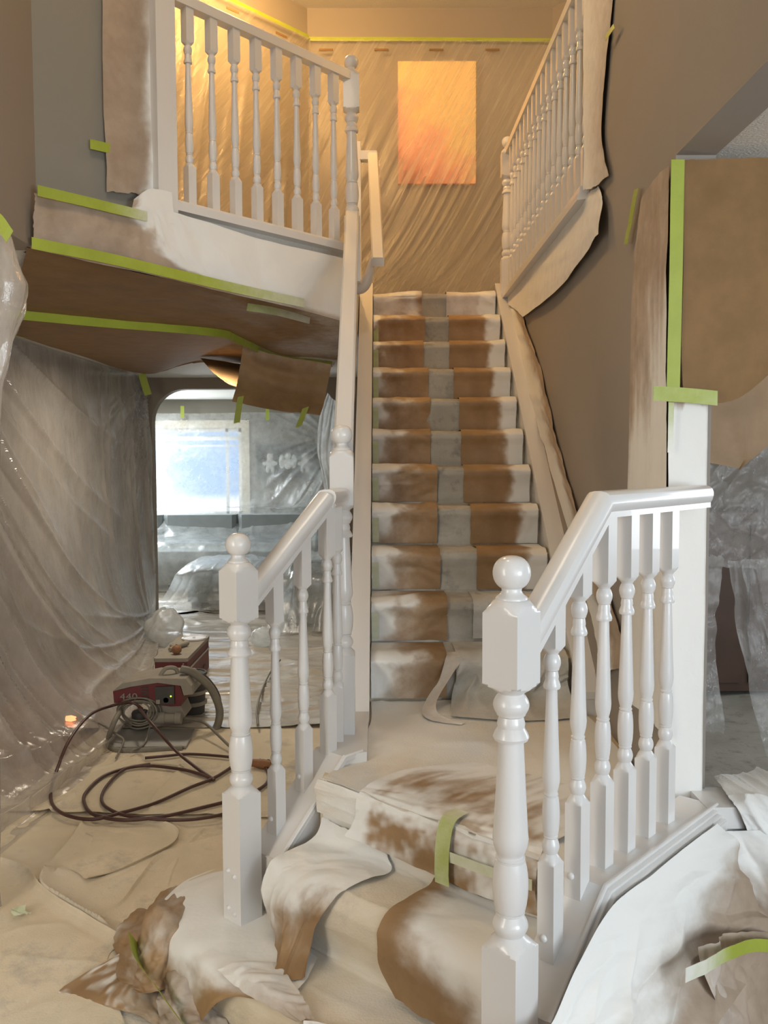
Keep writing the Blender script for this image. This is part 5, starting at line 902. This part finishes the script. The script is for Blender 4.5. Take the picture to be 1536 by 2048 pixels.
# hoses on the floor
h = MB(); g = lambda x, y, z=0.038: at_z(x, y, z)
h.tube([sp(285, 1418, SY-0.06), sp(262, 1405, SY-0.08), g(222, 1412, 0.20), g(180, 1430, 0.22), g(140, 1478, 0.17), g(112, 1545, 0.07), g(101, 1590), g(112, 1618), g(145, 1634), g(190, 1638), g(240, 1626), g(310, 1606), g(380, 1575), g(428, 1556), g(470, 1530)], 0.0085, 9, 8)
h.tube([sp(278, 1416, SY-0.07), g(300, 1443, 0.20), g(350, 1500, 0.09), g(395, 1537, 0.05), g(428, 1560), g(400, 1548), g(352, 1537), g(280, 1532), g(212, 1550), g(172, 1585), g(170, 1610), g(190, 1630), g(250, 1640), g(330, 1632), g(400, 1616), g(480, 1595), g(530, 1570), g(536, 1545), g(520, 1520)], 0.0085, 9, 8)
h.tube([g(300, 1528), g(250, 1538), g(215, 1570), g(203, 1598), g(218, 1618), g(262, 1633), g(350, 1640), g(420, 1634), g(500, 1615)], 0.008, 9, 8)
h.tube([g(290, 1516), g(330, 1512), g(380, 1508), g(460, 1514), g(520, 1524)], 0.008, 9, 8)
tag(h.build('spray_hose', 'hose', None, 60), 'dark red brown spray hose coiled in loops on the canvas', 'hose')
h = MB(); h.tube([sp(366, 1437, SY+0.05), sp(390, 1440, SY), sp(415, 1450, SY-0.1), g(465, 1497, 0.05), g(500, 1515)], 0.0085, 9, 8); tag(h.build('whip_hose', 'hose_g', None, 60), 'short grey brown hose running from the sprayer behind the newel', 'hose')
h = MB(); h.tube([g(560, 1320, 0.075), g(540, 1345, 0.07), g(522, 1385, 0.07), g(514, 1420, 0.07), g(516, 1450, 0.065)], 0.008, 8, 6); tag(h.build('grey_cable', 'hose_g', None, 60), 'thin grey cable crossing the shiny floor sheet', 'cable')
pg = empty('extension_cord', g(142, 1437, 0.05), 'grey extension cord ending in a glowing orange plug', 'cord')
pe = g(142, 1437, 0.06); MB().tube([pe+np.array([-0.03, 0, 0]), pe, pe+np.array([0.03, 0, 0])], [0.016, 0.02, 0.012], 12, 3).build('plug', 'plug', pg, 60)
MB().tube([pe+np.array([0.03, 0, 0]), g(175, 1438, 0.09), g(205, 1450, 0.10), g(232, 1468, 0.08), g(247, 1480, 0.06), g(240, 1500, 0.045), g(232, 1516, 0.04)], 0.006, 8, 6).build('cable', 'hose_g', pg, 60)
gn = empty('spray_gun', g(526, 1528), 'dusty reddish spray gun on the floor behind the short railing', 'spray gun'); q_ = g(526, 1528, 0.05)
MB().tube([q_+np.array([-0.06, 0.02, 0.0]), q_, q_+np.array([0.05, -0.03, 0.01])], [0.02, 0.026, 0.016], 10, 4).build('body', 'rust', gn, 60); MB().tube([q_, q_+np.array([0.02, 0.07, -0.01])], [0.015, 0.012], 10, 3).build('grip', 'dark', gn, 60)
# loose plastic bags
def bag(name, label, c, r, m, seed):
    S, T = np.meshgrid(np.linspace(0, 1, 48), np.linspace(0.02, 0.98, 34)); th = 2*np.pi*S; ph2 = np.pi*T; rad = 1+0.35*(facet(np.minimum(S, 1-S)*9, T*6, seed)-0.45)+0.15*(facet(np.minimum(S, 1-S)*18, T*12, seed+3)-0.45)
    P = np.stack([c[0]+r[0]*rad*np.sin(ph2)*np.cos(th), c[1]+r[1]*rad*np.sin(ph2)*np.sin(th), np.maximum(c[2]-r[2], c[2]+r[2]*rad*np.cos(ph2))], -1); n, m_ = S.shape
    idx = np.arange(n*m_).reshape(n, m_); f = np.stack([idx[:-1, :-1], idx[1:, :-1], idx[1:, 1:], idx[:-1, 1:]], -1).reshape(-1, 4); return tag(mk(name, P, f, m, None, 70), label, 'bag')
c_ = at_z(333, 1292, 0.04); bag('plastic_bag', 'crumpled clear plastic bag behind the red machine', (c_[0], c_[1], 0.20), (0.16, 0.14, 0.17), 'film_white', 2)
c_ = at_z(525, 1292, 0.04); bag('rag_ball', 'white crumpled plastic ball on the floor behind the short railing', (c_[0], c_[1], 0.115), (0.095, 0.09, 0.085), 'film_white', 6)

# ================================================================ LIVING ROOM BEYOND THE ARCH
sf = empty('sofa', (-2.4, 11.2, 0.02), 'dark grey sectional sofa under plastic by the living room window', 'sofa')
rbox((-3.9, 11.0, 0.10), (-0.9, 12.1, 0.40), 0.04).build('base', 'sofa', sf, 30)
for x_ in (-3.85, -2.87, -1.89): rbox((x_, 10.95, 0.40), (x_+0.95, 11.75, 0.52), 0.04).build('seat_cushion', 'sofa', sf, 30)
for x_ in (-3.85, -2.87, -1.89): rbox((x_, 11.70, 0.50), (x_+0.95, 12.05, 0.93), 0.05).build('back_cushion', 'sofa', sf, 30)
for x_ in (-3.85, -0.98, -3.85, -0.98): pass
rbox((-0.92, 10.95, 0.10), (-0.68, 12.1, 0.66), 0.05).build('arm', 'sofa', sf, 30)
for a_ in ((-3.8, 11.1), (-0.8, 11.1), (-3.8, 12.0), (-0.8, 12.0)): MB().box((a_[0]-0.03, a_[1]-0.03, 0.03), (a_[0]+0.03, a_[1]+0.03, 0.10)).build('leg', 'brownwood', sf)
ot = empty('ottoman', (-1.68, 10.0, 0.02), 'low dark grey ottoman under plastic just beyond the archway', 'ottoman')
rbox((-2.12, 9.6, 0.10), (-1.25, 10.5, 0.46), 0.06).build('cushion', 'sofa', ot, 30)
for a_ in ((-2.05, 9.68), (-1.32, 9.68), (-2.05, 10.42), (-1.32, 10.42)): MB().box((a_[0]-0.03, a_[1]-0.03, 0.03), (a_[0]+0.03, a_[1]+0.03, 0.10)).build('leg', 'brownwood', ot)
ac = empty('armchair', (-0.55, 8.85, 0.02), 'dark armchair under plastic at the right side of the archway', 'armchair')
rbox((-0.93, 8.45, 0.08), (-0.22, 9.10, 0.42), 0.05).build('seat', 'sofa', ac, 30); rbox((-0.93, 8.95, 0.40), (-0.22, 9.12, 0.62), 0.05).build('backrest', 'sofa', ac, 30)
for x_ in (-0.93, -0.34): rbox((x_, 8.45, 0.38), (x_+0.12, 9.1, 0.54), 0.03).build('armrest', 'sofa', ac, 30)
for a_ in ((-0.88, 8.5), (-0.27, 8.5), (-0.88, 9.05), (-0.27, 9.05)): MB().box((a_[0]-0.025, a_[1]-0.025, 0.03), (a_[0]+0.025, a_[1]+0.025, 0.08)).build('leg', 'brownwood', ac)
thing_sheet('masking_film', 'clear film hung over the living room window wall and down onto the sofa', 'plastic sheet',
    [[(-4.2, 12.38, 2.32), (-2.6, 12.38, 2.30), (-1.5, 12.38, 2.31), (-0.4, 12.38, 2.22)], [(-4.2, 12.34, 1.7), (-2.6, 12.34, 1.7), (-1.5, 12.33, 1.7), (-0.5, 12.2, 1.7)], [(-4.2, 12.25, 1.05), (-2.6, 12.25, 1.05), (-1.5, 12.2, 1.05), (-0.6, 11.9, 1.1)], [(-4.1, 12.0, 0.98), (-2.6, 11.95, 0.98), (-1.5, 11.95, 0.98), (-0.62, 11.8, 0.9)],
     [(-4.1, 11.6, 0.68), (-2.6, 11.55, 0.66), (-1.5, 11.55, 0.66), (-0.62, 11.4, 0.75)], [(-4.1, 10.92, 0.58), (-2.6, 10.90, 0.57), (-1.5, 10.9, 0.57), (-0.62, 10.88, 0.62)], [(-4.1, 10.8, 0.05), (-2.6, 10.8, 0.05), (-1.5, 10.8, 0.05), (-0.6, 10.7, 0.05)]], 170, 170, 'film_sofa',
    disp=lambda S, T, P: 0.02*fbm(S*8, T*8, 2)+0.04*ridge(np.arctan2(1.0-S+0.02, np.abs(T-0.1)+0.05)*6, S, 4, 2)*sstep(0.5, 0.9, S)*sstep(0.6, 0.3, T)+0.025*ridge(S*6, T*4, 7, 2)*sstep(0.3, 0.5, T))
thing_sheet('masking_film', 'clear film draped over the ottoman beyond the archway', 'plastic sheet',
    [[(-2.30, 10.8, 0.05), (-1.9, 10.8, 0.06), (-1.5, 10.8, 0.06), (-1.0, 10.8, 0.05)], [(-2.22, 10.55, 0.44), (-1.9, 10.55, 0.50), (-1.5, 10.55, 0.50), (-1.15, 10.55, 0.44)], [(-2.20, 9.56, 0.44), (-1.9, 9.58, 0.50), (-1.5, 9.58, 0.50), (-1.15, 9.56, 0.44)], [(-2.30, 9.48, 0.25), (-1.9, 9.50, 0.25), (-1.5, 9.50, 0.25), (-1.08, 9.48, 0.25)], [(-2.42, 9.38, 0.05), (-1.9, 9.40, 0.05), (-1.5, 9.40, 0.05), (-1.0, 9.38, 0.05)]], 90, 100, 'film_sofa',
    disp=lambda S, T, P: 0.02*ridge(S*5+T, T*3, 3, 2)+0.01*fbm(S*6, T*6, 2))
thing_sheet('masking_film', 'milky film draped over the armchair beside the archway', 'plastic sheet',
    [[(-1.02, 9.17, 0.05), (-0.6, 9.17, 0.06), (-0.18, 9.17, 0.06)], [(-1.0, 9.16, 0.62), (-0.6, 9.16, 0.66), (-0.18, 9.16, 0.62)], [(-1.0, 8.92, 0.62), (-0.6, 8.9, 0.66), (-0.18, 8.9, 0.62)], [(-1.0, 8.42, 0.54), (-0.6, 8.40, 0.56), (-0.18, 8.4, 0.54)], [(-1.02, 8.36, 0.3), (-0.6, 8.36, 0.3), (-0.18, 8.36, 0.3)], [(-1.08, 8.2, 0.04), (-0.6, 8.2, 0.04), (-0.18, 8.2, 0.04)]], 110, 90, 'film_sofa', disp=lambda S, T, P: 0.035*ridge(S*5+0.8*T, T*2, 6, 2)+0.01*fbm(S*6, T*6, 2))
thing_sheet('masking_film', 'white milky film hanging at the right side of the archway', 'plastic sheet',
    [px_y([(655, 786), (668, 800), (690, 810)], 8.9), px_y([(640, 830), (660, 850), (690, 860)], 8.85), px_y([(634, 900), (652, 920), (690, 930)], 8.8), px_y([(648, 985), (662, 1000), (690, 1010)], 8.8), px_y([(650, 1240), (668, 1250), (690, 1260)], 8.75)], 80, 30, 'film_white', disp=lambda S, T, P: 0.03*ridge(S*3, T*2, 4, 2))
pc = empty('picture', (-1.30, 12.48, 1.42), 'dark wide picture with three pale figures on the living room wall', 'picture')
MB().box((-1.74, 12.45, 1.40), (-0.86, 12.499, 1.87)).build('panel', 'picture', pc)
for cx_, kk in ((-1.55, 0), (-1.30, 1), (-1.06, 2)):
    b = MB(); b.sphere((cx_, 12.449, 1.70), (0.045, 0.003, 0.05), 16, 8); b.sphere((cx_, 12.449, 1.60), (0.06, 0.003, 0.08), 16, 8)
    for sx2 in (-1, 1):
        if kk == 1: b.sphere((cx_+sx2*0.085, 12.449, 1.63), (0.04, 0.003, 0.10), 12, 8)
        else: b.sphere((cx_+sx2*0.07, 12.449, 1.60), (0.035, 0.003, 0.03), 12, 8); b.sphere((cx_+sx2*0.035, 12.449, 1.52), (0.025, 0.003, 0.05), 12, 8)
    b.build('pale_figure', 'pale', pc, 60)
